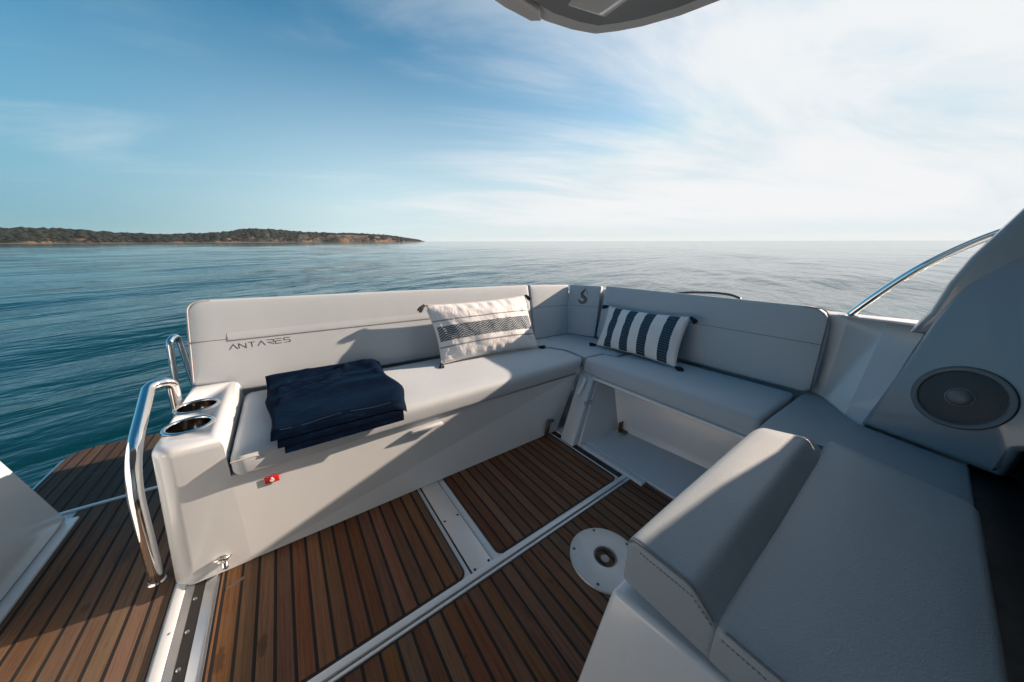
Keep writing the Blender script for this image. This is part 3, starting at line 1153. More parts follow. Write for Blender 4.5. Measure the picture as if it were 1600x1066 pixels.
def build_side():
    b = MBld()
    # aft post, raked
    hexa(b, [FL(1.165, .008), FL(1.278, .008), FL(1.278, .008, .06), FL(1.165, .008, .06),
             FL(1.30, .372), FL(1.425, .372), FL(1.425, .372, .06), FL(1.30, .372, .06)], .004)
    # locker side wall, back wall, floor
    hexa(b, [Vector(p) for p in ((1.45, 1.15, .012), (1.835, 1.105, .03), (1.835, 1.125, .03), (1.45, 1.17, .012),
                                 (1.765, 1.298, .372), (1.90, 1.235, .372), (1.90, 1.26, .372), (1.765, 1.32, .372))])
    hexa(b, [Vector(p) for p in ((1.81, 1.104, .03), (1.90, .1, .03), (1.93, .1, .03), (1.84, 1.14, .03),
                                 (1.87, 1.25, .372), (1.96, .1, .372), (1.99, .1, .372), (1.90, 1.28, .372))])
    hexa(b, [Vector(p) for p in ((1.50, 1.17, .0), (1.50, .1, .0), (1.92, .1, .0), (1.85, 1.14, .0),
                                 (1.50, 1.17, .012), (1.50, .1, .012), (1.92, .1, .034), (1.85, 1.14, .034))])
    box(b, (1.73, .05, .3725), (2.34, 1.44, .384))
    b.build('locker', M_GEL, side, smooth=40)
    b = MBld()
    hexa(b, [Vector(p) for p in ((1.712, .05, .366), (1.752, .05, .366), (1.752, 1.31, .366), (1.712, 1.31, .366),
                                 (1.712, .05, .3835), (1.752, .05, .3835), (1.752, 1.31, .3835), (1.712, 1.31, .3835))], .004)
    b.build('edge_trim', simple('trim_white', (.80, .80, .80), .35), side)
    b = MBld()

    def smap(x, y, z):
        g = max(0, min(1, (.497 - z) / .1))
        return (x - (.026 * g if x < 1.9 else 0), y, z)
    pad(b, [(1.748, .335, .025), (2.285, .322, .02), (2.285, 1.304), (1.984, 1.304, .01), (1.955, 1.404, .01), (1.750, 1.424, .01)],
        .3855, .494, r=.024, rb=.012, crown=.007, fmap=smap, soft=.09, lump=.004, lumpscale=3.5)
    c = b.build('seat_cushion', M_FAB, side, smooth=60)
    b = MBld()
    tube(b, smooth_path([(1.730, .455, .392), (1.738, .452, .45), (1.7445, .435, .476), (1.7465, .40, .478), (1.748, .35, .476)], .025), .002, 8)
    b.build('piping', M_PIPE, c)

    def pmap(y, v, w):
        return (2.29 + .12 * (v - .5) - w * .993, y, v + w * .119)
    b = MBld()
    pad(b, [(1.762, .505, .012), (.262, .508, .05), (.283, .984, .10), (1.748, .980, .02)], -.085, -.003, r=.016, rb=.02, crown=.004, fmap=pmap, soft=.06, lump=0)
    k = b.build('backrest', M_FAB, side, smooth=60)
    b = MBld()
    tube(b, [Vector(pmap(1.75 - i * .049, .784, .001)) for i in range(31)], .0017, 6)
    b.build('seam', M_SEAM, k)
    b = MBld()
    tube(b, smooth_path([pmap(.270, .53, -.004), pmap(.290, .975, -.004), pmap(.40, .978, -.006)], .09), .003, 8)
    b.build('piping', M_SEAM, k)
    # hinge bracket and stamped number in the locker
    b = MBld()
    box(b, (1.765, 1.080, .038), (1.815, 1.0845, .105), .002)
    box(b, (1.765, 1.035, .036), (1.825, 1.083, .041), .0015)
    lathe(b, [(.009, 0), (.009, .008), (0, .009)], (1.785, 1.079, .062), (0, -1, 0), n=16)
    b.build('hinge', simple('hinge_bronze', (.22, .16, .10), .35, .8), side)
    b = MBld()
    A0, A1, B0 = Vector((1.45, 1.15, .012)), Vector((1.835, 1.105, .03)), Vector((1.765, 1.298, .372))
    nrm = (A1 - A0).cross(B0 - A0).normalized()
    if nrm.y > 0:
        nrm = -nrm
    C0 = Vector((1.577, 1.246, .222))
    C0 = C0 - nrm * (C0 - A0).dot(nrm)
    ux = Vector((1, -.12, .02))
    ux = (ux - nrm * ux.dot(nrm)).normalized()
    uz = ux.cross(nrm)
    uz = uz if uz.z > 0 else -uz

    def nmap(x, z, w):
        return C0 + ux * x + uz * z + nrm * (w + .004)
    glyph = {'D': [[(0, 0), (0, 1), (.7, 1), (1, .7), (1, .3), (.7, 0), (0, 0)]], '1': [[(.2, .75), (.5, 1), (.5, 0)]],
             '9': [[(1, .5), (0, .5), (0, 1), (1, 1), (1, 0), (0, 0)]]}
    for i, g in enumerate('D19'):
        for s_ in glyph[g]:
            stroke(b, [(i * .026 + p[0] * .016, p[1] * .022) for p in s_], .004, .0005, nmap)
    b.build('stamped_number', simple('stamp_ink', (.06, .055, .05), .6), side, smooth=None)


build_side()
b = MBld()
t0 = Vector((1.690, 1.385, .372))
vs, fs = [], []
for i in range(9):
    f = i / 8
    p = Vector((1.690 - .078 * f, 1.352 - .01 * f, .366 - .105 * f)) + Vector((-.012 * math.sin(f * 3), -.012 * math.sin(f * 3.1), 0))
    for s_ in (-.018, .018):
        vs.append(p + Vector((.25, .9, .1)) * s_)
fs = [(i * 2, i * 2 + 1, i * 2 + 3, i * 2 + 2) for i in range(8)]
nv = len(vs)
vs += [v + Vector((-.0012, .0004, 0)) for v in vs]
fs += [tuple(i + nv for i in f[::-1]) for f in fs]
fs += [(0, 1, nv + 1, nv), (nv - 2, nv - 1, 2 * nv - 1, 2 * nv - 2)]
fs += [(i * 2, i * 2 + 2, nv + i * 2 + 2, nv + i * 2) for i in range(8)] + [(i * 2 + 1, i * 2 + 3, nv + i * 2 + 3, nv + i * 2 + 1) for i in range(8)]
b.add(vs, fs)
tag(b.build('care_tag', simple('tag_white', (.78, .79, .82), .5), origin=(1.65, 1.35, .31)), 'small white fabric tag hanging under the corner of the cushions', 'tag')

# ------------------------------------------------------------------ shelf pad, lounge seat, bulwark
b = MBld()
pad(b, [(1.765, .318, .03), (2.27, .300, .02), (2.42, .285), (2.36, .225, .02), (2.16, .118, .03), (2.075, .062, .015), (1.965, -.238), (1.50, -.238), (1.50, .318)],
    .40, .4965, r=.014, crown=.004, soft=.05, lump=.003)
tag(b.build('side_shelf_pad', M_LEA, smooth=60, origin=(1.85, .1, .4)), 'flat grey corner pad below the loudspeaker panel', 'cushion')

lounge = thing('lounge_seat', 'large grey leather seat with raised bolster in the right foreground', 'seat', (1.05, .0, 0))


def build_lounge():
    b = MBld()
    hexa(b, [Vector(p) for p in ((.395, .312, .004), (1.60, .30, .004), (1.60, -.225, .004), (.44, -.225, .004),
                                 (.522, .284, .460), (1.62, .284, .460), (1.62, -.225, .460), (.583, -.225, .460))], .014, 4)
    b.build('base', M_GEL, lounge, smooth=50)

    b = MBld()
    prof = round_poly([(.086, .478), (.2775, .478, .016), (.2790, .606, .026), (.140, .609, .042), (.086, .560, .03)], 7, .02)
    st = [(.5445 + .016 * (1 - math.cos(a)), .016 * (1 - math.sin(a))) for a in [i / 6 * math.pi / 2 for i in range(7)]]
    for i in range(1, 30):
        st.append((.5605 + i * (1.435 - .5605) / 30, 0))
    st += [(1.435 + .055 * math.sin(a), .055 * (1 - math.cos(a))) for a in [i / 8 * math.pi / 2 for i in range(9)]]
    vs, fs = [], []
    n = len(prof)
    for x, d in st:
        for p in (inset(prof, d * .8) if d > 1e-6 else prof):
            zz = p.y
            yy = p.x
            if zz > .55:
                zz += .0025 * noise.noise(Vector((x * 5, yy * 9, 2))) + .004 * math.sin((x - .55) / .9 * math.pi) - .045 * (max(0, x - 1.31) / .18) ** 2
            xx = x + (.07 * (x - .55) / .9 * (.2775 - yy) / .19)
            vs.append(Vector((xx, yy, zz)))
    for j in range(len(st) - 1):
        for i in range(n):
            fs.append((j * n + i, j * n + (i + 1) % n, (j + 1) * n + (i + 1) % n, (j + 1) * n + i))
    fs.append(tuple(range(n)))
    fs.append(tuple((len(st) - 1) * n + i for i in range(n - 1, -1, -1)))
    b.add(vs, fs)
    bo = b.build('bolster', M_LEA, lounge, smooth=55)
    b = MBld()
    pad(b, [(.5445, .102), (.5445, -.221, .03), (1.475, -.221, .05), (1.60, .102)], .478, .570, r=.020, rb=.01, crown=.007, soft=.07, lump=.005, lumpscale=4)
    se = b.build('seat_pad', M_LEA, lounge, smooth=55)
    # welted and stitched edges
    b = MBld()
    ins = inset(prof, .0030)
    ed = [Vector((.5486 + .004 * (.2775 - p.x) / .19 * 0, p.x, p.y + .0008)) for p in ins if p.y > .566 and p.x < .2745]
    ed.sort(key=lambda q: -q.y)
    tube(b, ed, .0024, 8)
    b.build('piping', M_SEAM, bo)
    b = MBld()
    for j in range(20):
        y = .240 - j * .0075
        z = .590 if y > .135 else .590 - (.135 - y) * .7
        box(b, (.5428, y, z - .0008), (.5446, y + .0042, z + .0008))
    b.build('stitching', M_SEAM, bo, smooth=None)
    b = MBld()
    tube(b, [Vector((.5500, .078 - i * .0275, .5648)) for i in range(11)], .0022, 8)
    b.build('piping', M_SEAM, se)
    b = MBld()
    for j in range(36):
        y = .075 - j * .0075
        box(b, (.5430, y, .5492), (.5448, y + .0042, .5508))
    b.build('stitching', M_SEAM, se, smooth=None)


build_lounge()


def loft_wall(b, bot, top, th):
    n = len(bot)
    vs = [Vector(p) for p in bot] + [Vector(p) for p in top] + [Vector(p) + Vector(th) for p in bot] + [Vector(p) + Vector(th) for p in top]
    fs = []
    for i in range(n - 1):
        fs += [(i, i + 1, n + i + 1, n + i), (2 * n + i + 1, 2 * n + i, 3 * n + i, 3 * n + i + 1),
               (n + i, n + i + 1, 3 * n + i + 1, 3 * n + i), (i + 1, i, 2 * n + i, 2 * n + i + 1)]
    fs += [(0, n, 3 * n, 2 * n), (n - 1, 3 * n - 1 - n + n, 4 * n - 1, 3 * n - 1)] if False else [(0, n, 3 * n, 2 * n), (n - 1, 2 * n - 1, 4 * n - 1, 3 * n - 1)]
    return b.add(vs, fs)


bul = thing('bulwark', 'white moulded cockpit side wall behind the short bench', 'wall', (2.45, .7, .0))
b = MBld()
loft_wall(b, [(2.36, 2.12, .2), (2.40, .33, .2), (2.40, .29, .48), (2.345, .222, .48), (2.145, .110, .48), (2.05, .04, .48)],
          [(2.44, 2.12, .935), (2.40, .33, .945), (2.386, .300, .945), (2.408, .222, .945), (2.440, .088, .945), (2.49, -.04, .945)], (.10, .0, 0))
b.build('inner_wall', M_GEL, bul, smooth=20)
b = MBld()
hexa(b, [Vector(p) for p in ((2.385, -.60, .936), (2.56, -.60, .936), (2.56, 2.15, .926), (2.43, 2.15, .926),
                             (2.385, -.60, .9505), (2.56, -.60, .9505), (2.56, 2.15, .9405), (2.43, 2.15, .9405))], .005)
b.build('capping', M_GEL, bul)
b = MBld()
hexa(b, [Vector(p) for p in ((2.40, -1.2, -.85), (2.44, -1.2, -.85), (2.44, 2.10, -.85), (2.40, 2.10, -.85),
                             (2.50, -1.2, .935), (2.545, -1.2, .935), (2.545, 2.14, .925), (2.50, 2.14, .925))])
b.build('topside', M_GEL, bul)
tr = thing('transom', 'white transom wall standing behind the long bench', 'wall', (.9, 2.13, 0))
b = MBld()
box(b, (-.30, 2.105, -.004), (2.36, 2.148, .90), .01)
b.build('panel', M_GEL, tr)

# stainless grab rail on the bulwark
g = thing('grab_rail', 'polished steel rail rising from the side wall to the pillar', 'handrail', (2.41, .226, .951))
b = MBld()
pts = smooth_path([(2.41, .226, .951), (2.405, .168, 1.043), (2.403, .105, 1.134), (2.40, .05, 1.205), (2.40, -.005, 1.262), (2.40, -.062, 1.311), (2.40, -.118, 1.352), (2.40, -.25, 1.425), (2.40, -.42, 1.49)], .04, 6)
tube(b, pts, .0165, 18)
b.build('tube', M_STEEL, g, smooth=60)
b = MBld()
lathe(b, [(.040, 0), (.040, .003), (.030, .006), (.019, .010), (0, .010)], (2.41, .226, .9505), n=32)
b.build('base_flange', M_STEEL, g)
b = MBld()
tube(b, smooth_path([(2.60, 1.22, .955), (2.60, 1.12, .974), (2.60, .95, .988), (2.60, .84, .984), (2.60, .78, .962), (2.60, .775, .93)], .06), .0085, 10)
tag(b.build('mooring_rail', simple('dark_tube', (.03, .03, .032), .3, .4), smooth=60, origin=(2.6, 1.0, .94)), 'thin dark curved rail just showing above the short backrest', 'rail')

# ------------------------------------------------------------------ pillar and speaker
P0 = Vector((2.063, .053, .5))
PN = Vector((-.927, .311, .208)).normalized()
PU = Vector((-.318, -.948, 0)).normalized()
PW = PN.cross(PU)
PW = PW if PW.z > 0 else -PW


def pill(u, w, d=0.0):
    return P0 + PU * u + PW * w + PN * d


pl = thing('cabin_pillar', 'white sloping cabin side panel holding the loudspeaker', 'pillar', tuple(pill(.3, .0, -.06)))
b = MBld()
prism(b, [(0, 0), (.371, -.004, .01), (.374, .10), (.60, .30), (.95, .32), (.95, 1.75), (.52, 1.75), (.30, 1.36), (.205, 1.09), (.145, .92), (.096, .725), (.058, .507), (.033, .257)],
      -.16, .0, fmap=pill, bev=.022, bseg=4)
b.build('panel', M_GEL_SHADE, pl, smooth=40)
b = MBld()
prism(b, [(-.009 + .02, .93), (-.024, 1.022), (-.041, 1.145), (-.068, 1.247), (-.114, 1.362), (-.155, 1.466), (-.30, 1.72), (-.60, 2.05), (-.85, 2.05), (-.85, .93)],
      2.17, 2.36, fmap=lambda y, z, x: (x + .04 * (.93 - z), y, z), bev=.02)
b.build('outer_fairing', M_GEL_SHADE, pl, smooth=40)
spk = thing('loudspeaker', 'round dark loudspeaker with perforated grille on the pillar', 'speaker', tuple(pill(.212, .235)))


def build_speaker():
    c = pill(.214, .230)
    b = MBld()
    lathe(b, [(.121, .0002), (.121, .006), (.118, .0105), (.110, .012), (.103, .0095), (.1015, .006), (.1, .004)], c, PN, PU, 64)
    b.build('rim', simple('shaded_speaker_rim', (.09, .112, .135), .35), spk, smooth=40)  # white rim, its shade put into the dark colour
    b = MBld()
    lathe(b, [(.1012, .004), (.08, .0072), (.05, .0088), (.0335, .009)], c, PN, PU, 64)
    m, k, p = mat('speaker_grille')
    co = k.add('ShaderNodeTexCoord').outputs['Object']
    rel = k.add('ShaderNodeVectorMath', {0: co, 1: tuple(c - LOC[spk.name])}, operation='SUBTRACT').outputs[0]
    uu = k.add('ShaderNodeVectorMath', {0: rel, 1: tuple(PU)}, operation='DOT_PRODUCT').outputs['Value']
    ww = k.add('ShaderNodeVectorMath', {0: rel, 1: tuple(PW)}, operation='DOT_PRODUCT').outputs['Value']
    r = k.m('SQRT', k.m('ADD', k.m('MULTIPLY', uu, uu), k.m('MULTIPLY', ww, ww)))
    a = k.m('ARCTAN2', ww, uu)
    ring = k.m('DIVIDE', r, .0047)
    fr = k.m('SUBTRACT', k.m('FRACT', ring), .5)
    rf = k.m('FLOOR', ring)
    cnt = k.m('MULTIPLY', k.m('ROUND', k.m('MULTIPLY', rf, 1.0)), 6.0)
    fa = k.m('SUBTRACT', k.m('FRACT', k.m('MULTIPLY', k.m('DIVIDE', a, math.tau), cnt)), .5)
    dd = k.m('SQRT', k.m('ADD', k.m('MULTIPLY', fr, fr), k.m('MULTIPLY', fa, fa)))
    hole = k.ramp(dd, .30, .38, 1, 0)
    col = k.mix(hole, (.060, .070, .080), (.003, .004, .004))
    k.set(p.inputs['Base Color'], col)
    p.inputs['Roughness'].default_value = .45
    bn = k.add('ShaderNodeBump', {'Strength': .6, 'Distance': .002, 'Height': k.m('SUBTRACT', 1.0, hole)})
    k.set(p.inputs['Normal'], bn.outputs[0])
    b.build('grille', m, spk, smooth=60)
    b = MBld()
    lathe(b, [(.0355, .0085), (.0355, .0115), (.0325, .0125), (.031, .011)], c, PN, PU, 48)
    b.build('ring', simple('speaker_ring', (.15, .17, .19), .35, .3), spk)
    b = MBld()
    lathe(b, [(.031, .0105), (.029, .0145), (.024, .0180), (.015, .0205), (.006, .0213), (0, .0214)], c, PN, PU, 48)
    b.build('dome', simple('speaker_dome', (.14, .14, .14), .35), spk, smooth=80)


build_speaker()

# cabin bulkhead behind the photographer: near-black for the unlit interior, white part unseen
bk = thing('cabin_bulkhead', 'black cabin bulkhead at the right edge behind the leather seat', 'wall', (.6, -.4, 0))
b = MBld()
box(b, (.58, -.42, -.004), (2.39, -.345, 2.13))
b.build('panel', M_DARK, bk)
b = MBld()
box(b, (-1.34, -.42, -.004), (.5785, -.347, 2.13), .01)
b.build('bounce_wall', M_GEL, bk)  # unseen stretch of wall, made white to bounce fill onto the bench
b = MBld()
box(b, (.62, -.344, -.0035), (2.05, -.2405, .475), .006)
b.build('void_fill', M_DARK, bk)  # added black box, painting the darkness of the gap behind the seat

b = MBld()
hexa(b, [Vector(p) for p in ((-1.42, -.6, .95), (-1.30, -.6, .95), (-1.30, .12, .95), (-1.42, .12, .95),
                             (-1.42, -.6, 2.10), (-1.30, -.6, 2.10), (-1.30, -.25, 2.10), (-1.42, -.25, 2.10))], .02)
b.build('unseen_side_panel', M_GEL, bk)  # unseen starboard side, added to block sky light from the pillar

# ------------------------------------------------------------------ hardtop above
ht = thing('hardtop', 'pale grey hardtop overhang crossing the top of the picture', 'roof', (.5, .3, 2.1))
RO = [(-1.50, 1.09), (.4, 1.130, .3), (.83, 1.148, .1), (.97, 1.142, .1), (1.09, 1.108, .05), (1.185, 1.064, .05), (1.245, .995, .05), (1.297, .92, .05), (1.358, .798, .1), (1.398, .67, .2), (1.53, .1, .3), (1.76, -.60), (-1.50, -.60)]
b = MBld()
prism(b, RO, 2.103, 2.24, bev=.012, bseg=4)
b.build('shell', M_ROOF, ht, smooth=40)
b = MBld()
inn = [(p.x, p.y) for p in inset(round_poly(RO, 5), .066)]
prism(b, inn, 2.0965, 2.1022)
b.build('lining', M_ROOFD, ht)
b = MBld()
hexa(b, [Vector(p) for p in ((.945, .70, 2.058), (1.06, .70, 2.058), (1.075, .955, 2.078), (.985, .985, 2.078),
                             (.90, .68, 2.0963), (1.12, .68, 2.0963), (1.13, .97, 2.0963), (.97, 1.02, 2.0963))], .006)
b.build('lamp_housing', M_ROOF, ht)
b = MBld()
prism(b, [(-1.4, 1.0), (-1.4, 1.08), (.4, 1.128), (.79, 1.150, .02), (.905, 1.142), (.935, 1.115), (.90, 1.085), (.4, 1.07)], 2.080, 2.1022, bev=.005)
b.build('edge_lip', M_ROOF, ht)

# ------------------------------------------------------------------ starboard side and rails at the gate
co_ = thing('starboard_coaming', 'white moulded coaming beside the gate at lower left', 'wall', (-1.1, 1.2, 0))
b = MBld()
prism(b, [(-.35, -.003), (2.088, -.003, .02), (2.092, .03, .02), (1.972, .310, .1), (1.908, .455, .1), (1.78, .72, .2), (1.5, .95, .2), (-.35, 1.0)], -1.34, -.93,
      fmap=lambda y, z, x: (x, y, z), bev=.03, bseg=4, step=.1)
b.build('moulding', M_GEL, co_, smooth=45)
b = MBld()
box(b, (-.936, -.34, -.004), (-.898, 2.085, .010), .004)
b.build('toe_kerb', M_GEL, co_)
b = MBld()
hexa(b, [Vector(p) for p in ((-1.20, -1.2, -.85), (-1.16, -1.2, -.85), (-1.16, 2.10, -.85), (-1.20, 2.10, -.85),
                             (-1.36, -1.2, .3), (-1.345, -1.2, .3), (-1.345, 2.06, .0), (-1.36, 2.06, .0))])
b.build('topside', M_GEL, co_)


def hairpin(name, label, pa, pb, r, rad):
    t = thing(name, label, 'handrail', pa[0], 'steel boarding rails by the gate')
    b = MBld()
    pts = list(pa) + list(reversed(pb))
    tube(b, smooth_path(pts, rad, 10), r, 18)
    b.build('tube', M_STEEL, t, smooth=60)
    for p in (pa[0], pb[0]):
        b = MBld()
        lathe(b, [(r * 1.25, 0), (r * 1.25, .004), (r * 1.1, .008), (r, .008)], p, n=24)
        b.build('foot', M_STEEL, t)
    return t


hairpin('boarding_rail', 'tall bent steel handrail beside the cup holders', [(-.530, 1.47, .0), (-.512, 1.49, .47), (-.512, 1.86, .645)],
        [(-.500, 1.98, .0), (-.480, 1.95, .33), (-.455, 1.90, .640)], .0208, [0, .16, .05, .05, .1, 0])
hairpin('boarding_rail', 'shorter steel handrail behind the bench end, nearer the water', [(-.60, 2.36, .0), (-.55, 2.33, .45), (-.522, 2.31, .742)],
        [(-.47, 2.47, .0), (-.50, 2.43, .45), (-.505, 2.40, .745)], .0145, [0, .1, .045, .045, .1, 0])

# ------------------------------------------------------------------ pillows
def pillow(label, corners, thick, material, flip, seed, sag=.05):
    BL, BR, TR, TL = [Vector(c) for c in corners]
    cen = (BL + BR + TR + TL) / 4
    t = thing('throw_pillow', label, 'pillow', tuple((BL + BR) / 2), 'pillows with dark tassels on the benches')
    off = LOC[t.name]
    N = (BR - BL).cross(TL - BL).normalized()
    if N.dot(Vector((0, 0, 1.2)) - cen) < 0:
        N = -N
    nu, nv = 44, 30
    vs, uv = [], []
    idx = {}
    for side_ in (1, -1):
        for j in range(nv + 1):
            for i in range(nu + 1):
                bd = i in (0, nu) or j in (0, nv)
                if bd and side_ == -1:
                    idx[(side_, i, j)] = idx[(1, i, j)]
                    continue
                u, v = i / nu * 2 - 1, j / nv * 2 - 1
                uu = u * (1 - .05 * (1 - v * v))
                vv = v * (1 - .075 * (1 - u * u))
                a, c = (uu + 1) / 2, (vv + 1) / 2
                p = BL * (1 - a) * (1 - c) + BR * a * (1 - c) + TR * a * c + TL * (1 - a) * c
                e = ((1 - u * u) ** .62) * ((1 - v * v) ** .62)
                wr = noise.noise(Vector((u * 3 + seed, v * 2.2, side_))) * .010 + noise.noise(Vector((u * 8 + seed, v * 6, 2))) * .0045
                # creases that fan out from the corners
                ca = 1 - min(1, math.hypot(1 - abs(u), (1 - abs(v)) * .8) / .75)
                an = math.atan2(1 - abs(v), 1 - abs(u))
                wr += .006 * ca * math.sin(an * 13 + seed)
                ed = (1 - abs(v)) if abs(v) > abs(u) * .9 else (1 - abs(u))
                wr += .0045 * math.exp(-((ed - .16) / .12) ** 2) * math.sin(u * 31 + v * 7 + seed + 2 * noise.noise(Vector((u * 4, seed, 0))))
                q = p + N * side_ * (thick * e + wr * min(1, e * 2.2)) + Vector((0, 0, -sag * thick * (1 - abs(v)) * 0))
                idx[(side_, i, j)] = len(vs)
                vs.append(q - off)
                uv.append(((u + 1) / 2, (v + 1) / 2))
    fs = []
    for side_ in (1, -1):
        for j in range(nv):
            for i in range(nu):
                q = [idx[(side_, i, j)], idx[(side_, i + 1, j)], idx[(side_, i + 1, j + 1)], idx[(side_, i, j + 1)]]
                fs.append(q if side_ == 1 else q[::-1])
    me = bpy.data.meshes.new('cover')
    me.from_pydata([tuple(v) for v in vs], [], fs)
    ul = me.uv_layers.new(name='UVMap')
    for lp in me.loops:
        ul.data[lp.index].uv = uv[lp.vertex_index]
    me.polygons.foreach_set('use_smooth', [True] * len(me.polygons))
    me.materials.append(material)
    me.validate()
    bm = bmesh.new()
    bm.from_mesh(me)
    bmesh.ops.recalc_face_normals(bm, faces=bm.faces)
    bm.to_mesh(me)
    bm.free()
    o = link(bpy.data.objects.new('cover', me))
    o.parent = t
    LOC[o.name] = off
    # seam piping round the edge
    b = MBld()
    loop = [vs[idx[(1, i, 0)]] + off for i in range(nu)] + [vs[idx[(1, nu, j)]] + off for j in range(nv)] + \
           [vs[idx[(1, i, nv)]] + off for i in range(nu, 0, -1)] + [vs[idx[(1, 0, j)]] + off for j in range(nv, 0, -1)]
    tube(b, loop, .0026, 6, closed=True)
    b.build('edge_seam', simple('pillow_seam', (.62, .61, .58), .8), t)
    for n_, (c, dr) in enumerate(zip((BL, BR, TR, TL), flip)):
        b = MBld()
        d = Vector(dr).normalized()
        rnd = random.Random(seed * 10 + n_)
        lathe(b, [(0, -.004), (.008, .0), (.0115, .007), (.009, .014), (.0105, .018), (.013, .03)], c, d, (1, .2, .1), 14)
        sx = d.orthogonal().normalized()
        sy = d.cross(sx)
        for s_ in range(34):
            a = rnd.uniform(0, 6.28)
            q = rnd.uniform(.2, 1) ** .5
            r0 = (sx * math.cos(a) + sy * math.sin(a)) * .009 * q
            r1 = (sx * math.cos(a) + sy * math.sin(a)) * .019 * q
            ln = rnd.uniform(.046, .058)
            tube(b, [c + d * .015 + r0, c + d * .032 + r0.lerp(r1, .6), c + d * ln + r1 + Vector((0, 0, -.003))], [.0034, .0034, .0022], 5)
        b.build('tassel', M_NAVY, t, smooth=60)
    return t


def pillow_mat_band():
    m, k, p = mat('pillow_band_cotton')
    tc = k.add('ShaderNodeTexCoord')
    u, v, _ = k.xyz(tc.outputs['UV'])
    co = tc.outputs['Object']
    # herringbone band
    n = k.m('MULTIPLY', u, 7.0)
    tri = k.m('ABSOLUTE', k.m('SUBTRACT', k.m('FRACT', n), .5))
    ph = k.m('ADD', k.m('MULTIPLY', v, 24.0), k.m('MULTIPLY', tri, 4.2))
    saw = k.m('ABSOLUTE', k.m('SUBTRACT', k.m('FRACT', ph), .5))
    herr = k.ramp(saw, .12, .22, 0, 1)
    brk = k.ramp(k.noise(co, 160, 2, .6), .35, .6, .85, 1)
    inb = k.m('MULTIPLY', k.ramp(v, .345, .352), k.ramp(v, .598, .605, 1, 0))
    inb = k.m('MULTIPLY', inb, k.m('MULTIPLY', k.ramp(u, .012, .02), k.ramp(u, .985, .992, 1, 0)))
    line = k.m('ADD', k.m('MULTIPLY', k.ramp(v, .236, .241), k.ramp(v, .262, .267, 1, 0)), k.m('MULTIPLY', k.ramp(v, .688, .693), k.ramp(v, .712, .717, 1, 0)))
    dash = k.ramp(k.m('ABSOLUTE', k.m('SUBTRACT', k.m('FRACT', k.m('MULTIPLY', u, 70.0)), .5)), .08, .2, .45, 1)
    cot = k.mix(k.noise(co, 5, 4), (.71, .72, .735), (.64, .65, .66))
    navy = k.mix(k.noise(co, 60, 2), (.009, .028, .050), (.018, .046, .074))
    band = k.mix(k.m('MULTIPLY', herr, brk), (.36, .40, .43), navy)
    c = k.mix(k.m('MULTIPLY', inb, .96), cot, band)
    c = k.mix(k.m('MULTIPLY', line, k.m('MULTIPLY', dash, .8)), c, (.05, .08, .12))
    k.set(p.inputs['Base Color'], c)
    p.inputs['Roughness'].default_value = .85
    p.inputs['Specular IOR Level'].default_value = .15
    w = k.noise(co, 300, 2)
    bn = k.add('ShaderNodeBump', {'Strength': .25, 'Distance': .002, 'Height': w})
    b2 = k.add('ShaderNodeBump', {'Strength': .5, 'Distance': .012, 'Height': k.noise(co, 16, 4, .55, 1.2), 'Normal': bn.outputs[0]})
    k.set(p.inputs['Normal'], b2.outputs[0])
    return m


def pillow_mat_stripes():
    m, k, p = mat('pillow_stripe_cotton')
    tc = k.add('ShaderNodeTexCoord')
    u, v, _ = k.xyz(tc.outputs['UV'])
    co = tc.outputs['Object']
    s_ = 0.0
    for c0 in (.165, .385, .610, .855):
        q = k.ramp(k.m('ABSOLUTE', k.m('SUBTRACT', u, c0)), .052, .056, 1, 0)
        s_ = k.m('ADD', s_, q)
    # woven key pattern inside the stripes
    vv = k.m('MULTIPLY', v, 20.0)
    uu = k.m('MULTIPLY', u, 64.0)
    chk = k.m('FRACT', k.m('ADD', k.m('MULTIPLY', k.m('FLOOR', vv), .5), k.m('MULTIPLY', k.m('FLOOR', uu), .5)))
    fr = k.ramp(k.m('ABSOLUTE', k.m('SUBTRACT', k.m('FRACT', vv), .5)), .28, .36)
    fr2 = k.ramp(k.m('ABSOLUTE', k.m('SUBTRACT', k.m('FRACT', uu), .5)), .30, .38)
    pat = k.m('MULTIPLY', k.m('MAXIMUM', fr, k.m('MULTIPLY', fr2, chk)), .55)
    cot = k.mix(k.noise(co, 5, 4), (.80, .79, .77), (.70, .69, .68))
    navy = k.mix(k.noise(co, 60, 2), (.012, .034, .055), (.026, .058, .086))
    navy = k.mix(pat, navy, (.13, .19, .24))
    c = k.mix(s_, cot, navy)
    k.set(p.inputs['Base Color'], c)
    p.inputs['Roughness'].default_value = .85
    p.inputs['Specular IOR Level'].default_value = .15
    bn = k.add('ShaderNodeBump', {'Strength': .25, 'Distance': .002, 'Height': k.noise(co, 300, 2)})
    b2 = k.add('ShaderNodeBump', {'Strength': .5, 'Distance': .012, 'Height': k.noise(co, 15, 4, .55, 1.2), 'Normal': bn.outputs[0]})
    k.set(p.inputs['Normal'], b2.outputs[0])
    return m


pillow('white pillow with one dark blue herringbone band across it', [(.772, 1.80, .515), (1.590, 1.765, .515), (1.600, 1.972, .908), (.738, 1.972, .884)], .075, pillow_mat_band(),
       [(-.35, -.75, -.35), (.95, -.3, -.1), (.75, -.3, -.55), (-.8, -.3, -.6)], 3)
pillow('white pillow with four dark blue upright stripes', [(2.050, 1.56, .515), (2.066, .905, .515), (2.245, .940, .836), (2.245, 1.615, .818)], .070, pillow_mat_stripes(),
       [(-.45, .85, -.12), (-.2, -.95, -.12), (-.25, -.85, -.5), (-.2, .85, -.15)], 8)

# ------------------------------------------------------------------ towel
tw = thing('folded_towel', 'dark navy towel folded over the seat of the long bench', 'towel', (.15, 1.66, .5))


